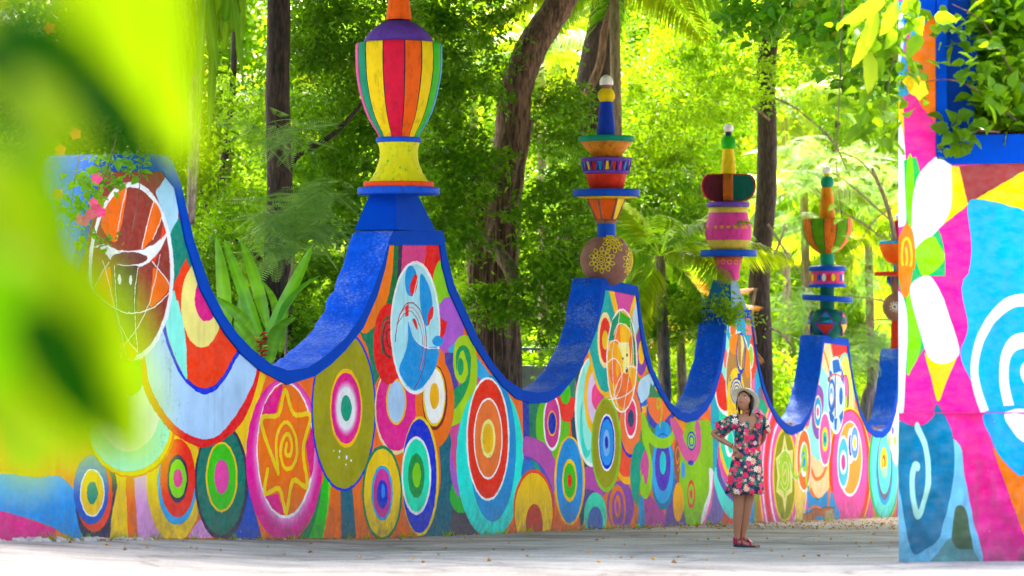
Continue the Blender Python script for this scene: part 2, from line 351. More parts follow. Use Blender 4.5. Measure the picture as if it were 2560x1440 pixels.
MURAL = """
@ 0 0 1
Q ro -400 1500 -400 0 240 0 240 1500 ; Q br 150 1000 150 300 470 300 470 1000
P 'f8a010 -300 1000 -100 700 100 800 200 1100 0 1300 -300 1300
@ 0 720 2
Q mg -800 1500 -800 1050 0 1080 60 1130 160 1165 250 1200 400 1290 400 1500
Q e08030 280 500 280 1300 640 1300 640 300
P cy -200 950 20 930 180 950 290 940 370 1010 440 1110 500 1190 535 1270 520 1330 400 1300 340 1240 250 1195 160 1160 60 1130 -100 1080
Q ye 530 1300 530 700 640 500 720 1300
E dk 485 1070 108 235 ; E ro 470 1030 92 190 ; E 0c58b0 455 1010 88 172 ; N 460 1025 wh 62 120 ye 56 112 tl 27 57
Q ye 540 1320 560 1130 600 900 640 800 640 1320
P orr 632 900 690 880 690 1100 720 1300 650 1300 635 1150
P lv 676 920 760 900 790 1100 830 1300 705 1300 680 1100
P lv 930 1270 1000 1160 1050 1230 1060 1290 940 1300
Q sk 820 700 900 640 980 760 990 900 800 900
E ye 872 970 140 300 ; E sk 885 985 98 200 ; E e03018 888 950 88 197 ; N 888 955 dk 53 120 lg 43 97 ; E e04090 888 952 22 48
E orr 655 690 222 258 ; E ye 650 690 214 250 ; E aq 645 680 205 238 ; E wh 640 560 170 260
E gr 655 430 66 105
Q ye 1150 700 1290 400 1330 440 1250 700 1230 900
Q 0c50b4 1120 1330 1180 1100 1230 950 1330 1330
E dk 1107 968 134 292 ; E 087060 1105 962 121 272 ; N 1108 945 ye 80 176 40b810 71 165 ; E e050a0 1108 945 37 86
# big U under the left peak
P rd 640 200 700 340 712 480 765 600 850 712 950 778 1020 796 1100 770 1200 685 1262 560 1300 405 1300 200 900 0
P lb 660 150 722 340 745 470 800 590 870 682 950 737 1020 757 1090 737 1170 650 1240 530 1284 405 1280 200 900 0
P bl 800 100 812 200 850 325 900 430 960 500 1015 530 1070 516 1130 450 1172 370 1210 290 1200 100
P ro 822 100 828 200 862 320 910 420 965 480 1015 502 1065 490 1118 435 1160 355 1190 270 1150 0 900 -100
P aq 828 120 850 60 875 10 905 100 920 200 932 300 935 452 900 400 860 310 832 210
Q ro 870 0 930 -150 1000 -60 1100 100 1180 280 1140 400 1080 478 1010 500 935 455 932 300 918 180 890 60
E fce48c 1008 80 103 218 ; E mg 1032 55 58 112
@ 0 0 2
Q tl 845 1180 885 1080 960 1200 1000 1400 900 1380 862 1460
Q ro 930 1288 985 1440 1000 1500 880 1500 868 1420
E fce48c 1008 1520 103 218 ; E mg 1032 1495 58 112
Q b4def4 778 960 850 850 900 850 890 1090 845 1180
E wh 656 1356 213 446 ; E 8c3a30 655 1356 195 420
P orr 632 945 585 1200 520 1160 505 1090 560 990
P orr 765 1010 808 1085 765 1190 708 1240 735 1120
Q ro 815 1110 832 1180 790 1260 770 1330 755 1290 800 1190
P wh 460 1235 500 1240 560 1302 640 1337 720 1327 792 1260 838 1160 770 1222 700 1247 640 1254 580 1247 520 1220
E 704038 645 1292 92 33
Q 482830 568 1325 692 1330 682 1600 660 1760 610 1760 578 1600
P orr 545 1330 475 1440 520 1480 570 1530 560 1430
P orr 770 1340 845 1425 800 1500 745 1530 760 1420
Q orr 600 1720 640 1700 690 1760 670 1800 615 1800
Q orr 470 1450 560 1530 545 1470
L wh 6 630 945 600 1080 582 1200 ; L wh 6 768 1010 735 1120 708 1240 ; L wh 6 808 1085 765 1195
L wh 6 545 1310 500 1380 465 1450 ; L wh 6 760 1310 820 1380 850 1430 ; L wh 6 460 1450 560 1530 650 1565 760 1540 850 1460
L wh 5 572 1330 582 1500 595 1600 640 1700 690 1760 ; L wh 5 690 1335 672 1500 688 1760 ; L wh 5 515 1300 560 1480 600 1640 632 1780
L wh 5 800 1270 770 1420 740 1530 680 1650 600 1750
E wh 598 1395 8 26 ; E wh 652 1400 8 26 ; L wh 7 505 1255 580 1250
# star and olive panels
@ 560 780 2.4
P 107850 430 1400 520 1250 600 1000 640 1020 650 1400
P 20b418 505 1400 560 1200 600 990 628 1060 610 1250 590 1400
P lg 590 1380 622 1150 625 1000 645 1040 630 1300 610 1400
Q orr 585 1400 632 1150 645 1000 960 900 1120 800 1120 1400
Q dt 697 1050 770 1050 795 1400 708 1400
E dc2094 362 885 230 486 ; G wh 370 850 205 470 ; E wh 368 830 172 410 ; E ec7408 366 826 165 396
Q mg 225 640 310 605 350 470 350 430 290 480 240 560 ; Q mg 540 650 490 800 520 1000 535 950 545 800 ; Q mg 245 1110 325 1090 360 1220 300 1190
L f8c810 30 325 965 222 655 325 618 366 470 418 612 518 622 474 820 498 1045 412 1012 373 1205 332 1062 245 1088 262 945
L f8c810 25 325 970 312 800 332 700 380 662 425 740 438 850 412 925 370 940 340 870 350 770 385 732 408 800 395 860 370 850 376 790
E bl 718 590 195 486 ; E 98940c 718 590 185 470 ; N 732 578 f8b800 97 238 dc208c 88 212 ; G wh 732 578 74 172 ; E 18987c 733 578 33 79
E wh 693 837 5 9 ; E wh 735 873 6 14 ; E wh 690 873 4 6 ; E wh 763 893 4 7 ; E wh 731 915 4 5 ; E wh 658 832 3 4
# first peak
@ 820 520 1.714
Q 187858 128 520 180 400 240 160 330 160 330 500 200 760 170 600
Q dg 278 150 302 150 300 400 250 520 240 440 270 300
Q dk 302 150 330 150 320 260 295 330
P wh 250 215 215 290 180 400 200 395 235 300 ; P mg 240 250 215 310 185 400 210 380 240 300
P f87c08 266 140 250 235 200 370 128 500 140 532 175 530 225 470 258 380 276 270 282 140
Q d04c88 320 140 430 140 400 280 330 330 312 300
Q rd 425 140 500 140 505 260 450 400 405 300
E 88c808 492 355 46 138 ; E b068d0 520 505 62 125 ; Q rd 476 470 512 488 500 540 474 570
Q sk 560 560 640 640 700 720 600 780 500 700 500 620
Q c8609c 500 600 660 740 660 1200 500 1200
Q 5048a0 500 620 550 620 560 800 520 960
Q 504858 480 1420 520 1200 640 1180 640 1420
P dt 470 900 525 980 532 1150 530 1390 520 1430 380 1430 400 1390 480 1200
E 28ac34 572 1232 50 76 ; E b068c8 577 1085 55 160 ; E d85490 567 1015 38 132 ; E b068c8 566 1010 20 80 ; E d85490 562 1000 12 45
P a4c818 588 545 625 580 640 680 628 820 592 895 545 930 520 930 540 860 580 800 600 740 570 752 545 720 536 650 548 570
P 0c9058 572 590 600 600 612 650 605 740 585 800 545 860 538 850 540 780 580 745 600 700 580 612 560 640 565 720 550 690 550 620
E a8c818 575 690 22 60 ; E 0c9058 568 680 13 38
E fcdca4 292 862 92 195 ; E dc2c90 292 857 86 184 ; N 292 830 f8b000 44 100 b4d2f6 37 90
E f07418 457 832 84 198 ; E 702c28 457 812 54 140 ; E ye 455 806 49 130 ; E fcfcfc 456 806 43 118 ; E f8b010 456 806 20 56
E rd 260 583 66 172
L 206848 10 268 465 240 480 228 540 234 620 ; L 603040 11 268 640 244 620 234 560 246 500 268 490 ; L 603040 9 268 600 254 580 252 530 268 520
E wh 374 513 107 286 ; E b0e4f4 374 513 99 272
E 1894d8 355 312 26 66 ; P 1894d8 400 280 430 330 447 400 440 470 420 505 398 430 392 340 ; P 1894d8 345 480 372 560 420 596 472 600 462 680 420 750 370 782 325 740 305 690 330 620 342 560
P rd 355 372 352 330 372 285 384 300 378 350 ; P rd 428 500 430 450 446 422 452 440 442 490
E b0e4f4 455 520 22 55 ; E 1894d8 470 570 24 22
L 803048 5 288 570 300 480 330 418 360 405 395 440 418 520 420 620 405 700 370 775
L f07070 4 292 520 312 450 345 425 380 445 408 520 412 600 395 690
L 803048 3 296 500 320 460 350 440 378 470 400 530 406 610 388 700 ; L wh 4 345 480 370 560 420 598 478 600 ; L wh 4 384 300 360 400
Q rd 330 425 345 410 345 460 330 465 ; P rd 362 478 375 480 385 520 374 510
N 232 1222 107850 86 205 f8c408 78 190 20a0d8 46 118 c83c98 38 105 ; E 1038b8 233 1228 24 62 ; G 3888f0 236 1215 10 35
E f8c818 395 1150 80 256 ; E bl 391 1150 74 244 ; N 378 1147 wh 64 168 20dcb4 56 155 208c48 35 95 ; E 80c808 380 1145 18 53
E 20dcd0 695 1080 145 334 ; E 2090cc 705 1030 100 314 ; N 685 990 wh 93 265 d83418 86 255 ; N 686 988 wh 62 175 f87c40 57 166 fce894 31 83 f8b810 23 65
# second peak
@ 1260 700 2.182
Q 3044a0 100 640 170 640 180 900 250 1100 250 1380 60 1390 108 960
Q 287860 135 660 200 660 210 870 140 880
Q 284858 340 500 430 420 520 1000 540 1380 420 1380
E 68b418 265 800 92 190 ; P e03c30 270 620 385 540 388 690 362 770 320 765 300 700 ; Q 288068 340 570 388 520 388 650 350 620 ; E 48b418 335 618 28 60
N 262 778 wh 48 155 c84090 41 138 ; N 262 783 f0a810 26 70 1034a8 21 60
P b458a8 108 862 170 865 230 900 280 990 290 1130 250 1150 215 1050 150 985 108 975
P 5858b4 108 960 160 975 215 1030 265 1140 270 1250 200 1150 130 1000 ; P 2878c0 102 1000 150 990 200 1040 170 1100 100 1150
P 109078 150 985 180 1000 200 1040 180 1040
E d84c28 162 1262 112 230 ; E f4c010 162 1268 103 215 ; E c04030 165 1335 46 112
P b050a0 430 1030 560 1030 560 1180 480 1200 430 1140 ; P 604890 420 1140 500 1160 530 1250 480 1300 410 1200
Q d87838 420 1390 440 1280 560 1160 720 1100 760 1390
E 8c50a4 635 1235 74 140 ; E d87830 618 1240 46 122 ; E 8c50a4 622 1250 33 100 ; E d87830 620 1235 17 62 ; E 8c50a4 618 1240 7 36
E 40d4b0 498 1290 62 130 ; E 4868ac 498 1335 42 100
N 358 1095 f4b810 84 243 1c8cd0 72 232 f8c010 41 118 40b020 33 95 d83020 12 38
E f0f4f4 478 720 92 300 ; E a0ece0 478 715 82 285 ; E 40d0c0 450 800 36 170 ; E a0ece0 462 740 36 190 ; E f8b410 498 640 62 205 ; E e4c8ec 500 640 46 150 ; E e84c90 512 635 34 78
P f8b810 462 335 478 480 510 590 560 640 610 620 640 500 640 60 545 55
P 18a09c 545 50 470 335 484 450 520 580 570 605 612 500 625 200 572 55
N 552 328 fcdca0 42 153 d83828 31 124 f8c010 17 52
Q f8b810 570 50 602 60 634 165 618 240 ; Q c8549c 602 62 718 84 700 150 680 230 624 165 ; Q f8b810 712 80 730 120 690 260 678 200 ; Q c0d8ec 722 110 742 260 712 330 700 200
N 748 408 30a830 40 158 ; N 748 400 f07830 38 142 ; E 8048a0 748 392 34 128 ; E f8b410 750 395 17 66
Q 3870c0 735 560 820 480 860 580 830 700 740 700
P f8b010 735 700 790 670 828 570 840 560 835 620 800 690 760 730 ; P bcdcf4 735 560 800 510 818 560 790 630 750 672 735 650
E f8b010 672 850 84 266 ; E e85438 668 870 74 206 ; E 1c38b0 692 780 66 190 ; E f87c48 690 770 60 180 ; N 692 752 wh 35 114 e43c70 29 98 ; E 204868 692 755 17 48
N 558 900 84b820 82 258 ; E 90900c 556 895 72 240 ; N 561 887 wh 46 156 1030b8 42 145 2090dc 37 126 ; E 80b0ec 559 890 20 72 ; E 2038a0 559 887 9 35
E wh 643 440 85 284 ; E f0a40c 643 440 79 274 ; Q 108868 570 330 590 220 632 170 630 240 600 330 ; Q 30a020 632 168 690 210 712 300 690 260 632 240 ; Q 107850 690 250 715 340 722 470 700 460 ; E f8b410 660 420 42 182 ; P ff8030 600 330 612 260 632 240 632 350 ; P f87838 700 290 690 460 680 350
E f8783c 605 500 30 70 ; E f87838 655 600 45 100 ; E f0a40c 620 480 10 50
P fce89c 622 350 660 340 682 360 684 470 668 512 652 490 645 420 ; E 604030 648 428 5 6 ; E 604030 671 410 5 9 ; E 604040 670 490 7 16
L wh 5 570 380 580 340 610 328 640 350 680 345 ; L wh 5 565 450 590 430 620 440 640 490 640 560 610 640 570 650 ; L wh 5 720 480 690 470 660 490 620 560 600 640 640 640 700 600 722 540
L wh 4 632 165 622 240 600 340 590 430 600 600 625 710 ; L wh 4 688 220 700 340 690 470 670 600 650 715
E wh 643 440 0.1 0.1
L wh 5 598 300 620 245 650 240 690 280 706 380 704 480
# between second and third peak
Q 408058 800 560 860 640 930 740 900 900 760 860 
Q e87840 780 640 850 640 920 700 900 760 830 790 790 720
P 4848a8 776 680 800 740 850 790 900 740 930 730 900 800 830 810 790 780
Q 708838 740 840 800 800 830 1000 820 1250 740 1200
E 10947c 740 1060 52 180 ; P c85898 745 1000 775 920 792 980 790 1100 765 1150 750 1100
Q c07850 720 1390 740 1150 830 1100 900 1250 900 1370 ; Q b45098 745 1370 760 1180 800 1180 880 1280 880 1370 ; Q 2090c0 728 1375 738 1180 760 1180 775 1375
Q 6c5098 870 1370 900 1150 980 1000 1060 1350
E 1878a0 868 1050 66 205 ; E 3ca4dc 866 1030 60 190 ; E 5840b0 866 1010 42 142 ; E 20c8c8 867 998 17 64 ; E 2898d0 866 840 44 70 ; L 1048a8 6 840 850 866 840 890 850
P 90c018 748 720 775 760 800 820 850 862 900 850 925 800 912 760 935 790 928 870 890 915 830 915 790 890 808 1000 806 1120 785 1185 760 1190 740 1140 755 1060 775 1120 790 1030 785 960 755 870
L 90c018 10 850 800 860 720 850 650 835 655 838 700 850 690
L 98c020 9 745 1040 750 1090 765 1110
P c8608c 905 760 945 770 985 850 1020 930 1055 900 1078 800 1060 770 1078 760 1095 820 1085 930 1040 1000 990 970 940 880
Q f89030 925 745 1020 778 1000 850 960 800
E 78b428 1026 850 42 95 ; N 1020 890 1040a8 26 68 90c020 21 55 2050b0 16 42 90c020 10 28 ; L d86098 7 1070 850 1045 830 1045 780 1060 790
P d06098 1050 760 1080 770 1092 860 1070 960 1030 990 1000 960 1030 940 1060 880 1062 820
E 985c48 950 985 24 118 ; L e88838 8 950 1040 966 980 950 910 936 950 945 1000 956 970
P 88b81c 960 1040 985 980 1060 980 1110 1020 1120 1200 1080 1330 1020 1350 990 1280 960 1150 ; N 1022 1178 d04840 22 80 88b81c 15 58 d04840 7 28
E e49818 950 1212 28 108 ; G f8c028 955 1200 22 80 ; E 3c88d8 976 1035 12 46 ; G 80c0f0 978 1025 7 25 ; E 1848a8 1020 1000 12 14
# third peak
@ 1640 760 2.481
Q 28a0b8 340 560 440 60 600 60 660 560 700 1350 340 1350
P 88b81c 150 900 200 760 290 720 345 760 352 1040 330 1200 280 1380 200 1390 160 1200
P d06098 105 720 140 760 185 870 215 900 250 860 240 760 255 720 275 770 278 900 240 985 200 985 150 910
L d06098 8 262 730 245 740 243 790 256 790 ; N 220 850 1848a8 28 60 90c020 23 48 2050b0 17 36 90c020 11 24 ; E 1848a8 216 985 18 16
N 218 1180 d04840 25 88 88b81c 18 64 d04840 8 30 ; E f0a818 140 1230 32 110 ; E 4c94dc 168 1030 13 52
P f8f0f0 330 1020 362 1060 352 1180 322 1300 275 1370 300 1250 330 1150 ; P e870a8 356 1050 368 1080 350 1250 310 1370 300 1350 340 1200
Q 7c6ca8 366 1050 420 1200 480 1340 480 1370 300 1380 345 1250 
Q d85840 420 1290 480 1300 480 1370 405 1370
P 60dcd0 372 1010 395 1090 440 1180 490 1230 500 1330 450 1320 400 1240 365 1130 360 1060
P 6854a0 380 950 410 1080 450 1150 500 1200 500 1240 440 1190 400 1120 378 1050
P e060a0 392 860 420 1000 460 1080 500 1120 500 1200 440 1130 400 1040 384 960
P f8c818 390 800 420 950 460 1050 500 1080 490 1110 440 1060 400 950 ; P 18cca8 392 640 440 640 480 900 500 1040 450 1030 410 920 394 800
E wh 455 860 28 90 ; E 18cca8 462 855 18 70 ; Q 18a060 430 670 470 700 470 790 434 780
Q 98e8dc 400 440 415 200 440 120 470 100 460 500 ; E f07868 432 340 12 60 ; Q 20a8d0 438 190 450 120 470 100 460 240
P wh 395 400 372 470 366 560 385 640 425 690 460 680 460 520 420 500 ; P dc3428 398 410 376 480 374 560 395 640 445 655 440 520
E wh 478 150 24 62 ; E f07830 478 152 18 52 ; Q f88888 545 70 590 80 600 190 560 190 ; Q 28a8d8 500 70 545 70 560 150 520 180
E dc4c2c 602 330 24 150 ; E wh 588 325 18 78 ; E 98c840 588 325 14 66
E wh 512 470 80 300 ; E b08448 512 470 75 290 ; E f08c18 486 248 32 66 ; E f08818 568 370 17 90 ; E f8cc30 495 590 56 195
E 1440a8 527 305 29 128 ; E fcec98 527 300 22 108 ; P b08448 508 220 526 200 526 380 510 350 ; P b08448 530 380 548 260 548 380 535 400
Q 1440a8 505 430 528 430 528 480 510 500 ; N 500 540 1440b0 38 82 f8e8a0 33 72 1440b0 28 60 f8e8a0 23 50 1440b0 18 38 f8e8a0 13 28 ; L 1440a8 6 460 450 458 480 465 465 ; L e89028 6 460 600 490 660 520 600 ; L e89028 6 465 640 495 690 525 640
Q e87098 590 480 620 440 620 560 600 580 ; Q 28a0d8 612 420 650 520 656 650 632 720 612 620 ; L wh 5 655 530 652 640 636 710
Q 10a078 650 590 700 640 670 690 655 670
P wh 640 720 690 640 700 655 665 800 655 1000 660 1340 640 1345
# right of the figure, fourth peak
@ 1900 820 2.769
Q e06098 -60 1340 -40 500 60 450 400 500 430 700 260 1340
Q 787088 -10 420 10 400 40 560 30 640 -20 640 ; Q 10a078 0 490 30 500 55 560 20 640 -10 560 ; Q e880a8 0 560 30 600 20 700 0 740
Q 2898d0 -100 1380 -70 1000 -40 1000 -40 1380 ; Q 909820 -40 1380 -40 1020 -10 900 0 1380 ; Q c87840 -25 1380 -15 1200 10 1180 10 1380
N 172 1020 f8c020 180 600 f06cb0 172 580 f8f0f4 158 545 f06cb0 151 530 e84040 143 505 f06cb0 118 440 f8f0f4 110 415 f06cb0 101 395 f8c818 84 330 909410 74 306
Q e8dc8c 170 735 192 850 228 842 226 960 222 1135 188 1165 173 1278 154 1175 112 1135 122 1030 108 900 150 862
Q a4c440 171 800 184 890 214 900 210 1000 212 1110 180 1130 172 1180 160 1130 124 1110 136 1030 122 915 156 895
L e8dc8c 9 165 1020 176 980 186 1040 172 1080 156 1040 160 960 180 930 198 1000 192 1090 165 1120 145 1060
P fcd0a4 432 95 495 100 505 240 470 330 425 440 380 520 ; L f08030 14 436 150 462 220 478 290 ; L 18a060 9 486 100 500 170 508 210
Q dc3c3c 490 100 620 112 625 240 560 180 508 205
P f09c58 630 430 660 520 700 640 720 900 680 1100 560 1200 540 700
Q e0509c 690 600 770 700 770 1340 700 1340
P f8cc70 250 760 420 700 420 960 500 1180 420 1180 330 1100 300 1330 250 1330
Q 98e4d8 420 250 470 330 480 920 400 920 345 820 325 720 370 560 412 400
E fcd0a0 435 960 98 235 ; P 107858 500 900 535 760 540 900 500 1080 440 1180 370 1190 330 1140 400 1180 470 1120
E fcd0a0 432 950 92 225 ; P 98e4d8 330 740 400 700 470 900 400 915 350 850 ; L f07c38 26 352 970 380 1040 410 1042 440 1010 462 940
E 88dcc4 588 455 66 284 ; E f8e470 592 450 50 256 ; E 806070 593 455 26 136 ; E f070a8 590 425 18 92 ; E a0c838 590 520 14 50
P 8c58a8 400 400 430 420 442 500 430 620 410 760 380 750 360 660 365 500 ; N 401 580 fcd8a0 28 114 2c98cc 24 100 wh 14 52 f06888 9 33
P f8cc70 500 1100 545 820 560 1340 500 1340
E f8d020 622 990 150 440 ; E ec4834 622 990 144 428 ; E ec60a4 622 975 122 400 ; E wh 622 905 86 262 ; E f0a048 622 900 80 248
E wh 628 815 24 125 ; E 1840c0 626 812 13 76 ; N 656 795 wh 30 124 6898e0 26 110 wh 15 55 f8cc28 9 34 ; N 577 930 wh 43 186 58b8cc 36 165 wh 23 84 e84890 14 56
N 450 770 wh 43 192 ec68a8 38 176 f8cc20 22 86 18b890 14 54 1850b0 6 24
E wh 526 465 61 270 ; E c4e6f4 526 465 57 258 ; Q 2064b0 500 225 545 215 562 300 540 305 525 312 508 312 ; Q 2064b0 478 290 495 300 505 330 480 350 ; Q 2064b0 560 250 582 330 580 400 566 360 ; Q 2064b0 473 570 500 590 515 620 505 660 485 640 ; Q 2064b0 515 625 535 625 530 710 515 700 ; Q 2064b0 548 610 578 560 575 620 560 670
E 2064b0 497 470 26 118 ; E c4e6f4 495 460 16 80 ; E 6898d0 494 480 12 68 ; E wh 494 490 8 40 ; E 2064b0 561 470 13 62 ; L d85838 10 480 372 492 330 523 320 556 335 566 362 ; L d86840 10 523 325 524 612 ; L 604040 5 520 325 520 612 ; E 604040 476 355 7 18 ; E d85838 566 330 6 14
N 305 915 wh 51 222 f07838 46 205 ; E wh 305 910 29 122 ; E a0c838 308 900 22 96 ; E 2898cc 302 910 14 55 
L a0c830 20 240 1040 265 1030 285 960 300 890 320 900 325 1000 320 1060 345 1150
L wh 5 130 940 150 860 190 850 205 920 220 1020 250 1055 ; L a0c830 18 135 905 170 862 205 900 225 1000 250 1035
L f0a040 10 320 990 322 1030 ; L 2898cc 12 335 1100 345 1140
P 2c94cc 330 1130 400 1190 480 1120 520 1200 540 1330 300 1345 330 1240
P f08040 460 1250 472 1120 492 1095 490 1130 480 1250 500 1340 400 1250 330 1260 380 1225
Q b46c48 295 1345 300 1285 340 1282 380 1250 420 1260 450 1242 510 1245 518 1345 ; Q b4a478 450 1345 450 1262 505 1258 512 1345
Q 2c94cc 355 1345 400 1300 445 1310 445 1345 ; L 403028 5 296 1288 340 1280 380 1250 420 1258 450 1240 512 1244
Q e0609c 745 1340 765 1100 790 1340 ; E 28a048 862 970 112 380 ; E f0d840 866 970 104 368 ; E 28b088 864 970 102 364 ; E 68dccc 862 965 96 350 ; E 20a0d8 862 985 58 240 ; E 686c80 862 960 54 230 ; E 68dccc 862 945 44 205
E f8d020 858 925 24 100 ; E e84820 858 935 12 60 ; E f8d020 855 930 5 30 ; E a0e8b0 862 1000 20 40
Q e0609c 940 1340 960 900 1000 1340
Q f8e0d0 880 760 930 620 960 500 1000 900 940 960 ; E 2050c0 920 710 7 30 ; E 98c060 895 780 9 40 ; E e0d0f0 928 870 14 60 ; E 98c060 935 780 9 35
@ 0 0 1
Q 60d0c8 2246 1500 2246 800 2500 800 2500 1500
E f07838 2300 1120 20 110 ; E f8d020 2300 1120 12 70
"""

PILLAR = """
@ 2220 0 2
Q 40a4d4 0 0 245 0 245 400 0 520
P e8f4f8 30 130 75 110 80 200 62 330 40 400 ; P 2c88c0 170 70 240 70 240 120 150 160
P e8308c 140 105 120 130 90 260 78 300 90 200 120 118 ; P 40a4d4 140 130 170 110 120 250 100 330 90 300
Q 2c98b0 30 330 75 330 75 520 40 520
P ff7800 232 90 245 300 245 620 170 540 98 340 120 230 180 125
P fcd000 40 500 70 505 82 560 82 700 60 660 40 600
Q f4389a 78 510 160 530 245 620 245 800 160 880 130 780 85 820
P f4f4f8 30 560 60 600 82 700 92 900 92 1090 72 1130 30 1080
Q 08b050 80 800 140 780 165 880 150 1250 95 1180
E 78cc00 110 950 21 185
P fc3098 240 1100 400 1030 412 1250 420 1600 270 1500 230 1300
P 08a860 100 1160 240 1140 285 1300 260 1500 140 1500
Q fcc800 300 830 358 833 400 1025 270 1130 ; Q 904040 355 830 700 806 700 845 398 1018 ; Q fcd000 398 1018 700 845 1500 820 1500 1300 900 1200 700 1080 400 1060
P 00a8f4 400 1020 500 1005 600 1028 720 1080 980 1300 980 1700 410 1700 418 1250
P f6f6fa 296 758 318 900 310 1050 250 1150 130 1242 118 1100 130 950 170 850
P 8cd800 140 1240 215 1182 250 1210 282 1300 190 1382 150 1335
E ff8400 95 1280 42 160 ; L fcd000 16 90 1400 118 1300 105 1200 78 1210 72 1300 85 1350 95 1290 90 1240
@ 2220 720 2
Q fc3098 60 -60 700 -60 700 640 60 640
P 08a860 60 -60 160 -60 180 300 120 400 88 430 80 100
Q fc3098 88 428 120 400 178 305 250 560 250 640 60 640
P 00a8f4 412 -80 980 -80 980 980 640 940 560 860 515 770 482 640 430 500 362 335 400 200
P 80d000 90 30 125 40 165 280 118 408 95 420 100 200
P f4f4f8 65 20 92 110 98 250 88 430 75 640 30 640 30 30
P f8f8fa 110 0 200 -60 262 20 310 150 357 312 330 358 270 378 205 350 160 220
P fcc800 183 325 220 362 270 378 330 358 357 318 300 450 250 566 215 450
P ff8400 60 -100 120 -100 105 20 90 50 70 20
L f8f8fa 66 730 60 620 70 530 140 460 260 432 400 450 520 500 660
L f8f8fa 80 730 260 640 270 590 340 580 460 605 590 650 700 740 770
L f8f8fa 46 740 400 690 390 675 420 690 460 740 520
# plinth
Q f03490 40 624 700 624 700 1420 40 1420
P 00a0e4 482 620 720 620 720 990 640 935 560 850 510 750
P f8f8fa 580 622 620 720 690 780 740 800 740 622
P ff7c00 520 800 580 880 640 935 720 960 720 1330 660 1210 600 1040
P 84cce4 40 700 90 690 330 760 380 950 420 1150 440 1420 40 1420
Q 84cce4 300 720 330 800 345 860 280 900
P 007898 240 580 275 625 310 720 322 850 312 1000 270 1180 240 1260 180 1310 130 1330 95 1260 70 1100 50 950 45 780 55 670 90 680 130 690 190 670 225 635
Q f03490 70 624 225 624 190 672 130 690 85 672
L c0f4dc 44 140 690 180 780 195 880 190 990 165 1090 140 1130 118 1060 112 960 125 890 140 890
P c8487c 640 1360 690 1240 720 1260 720 1400
P 506848 330 1100 380 1100 400 1200 420 1400 300 1400 310 1250 ; P 6c9c98 240 1330 300 1250 340 1300 420 1310 430 1400 200 1400
"""
MURAL = MURAL.replace("'", '')

def make_image(name, C):
    H, W, _ = C.shape
    img = bpy.data.images.new(name, W, H)
    lum = C.mean(axis=2, keepdims=True); C = np.clip(lum + (C - lum) * 1.18, .015, .97)     # pure pigments
    A = np.ones((H, W, 4), dtype=np.float32); A[..., :3] = C
    img.pixels.foreach_set(A.ravel()); img.update(); img.pack()
    return img

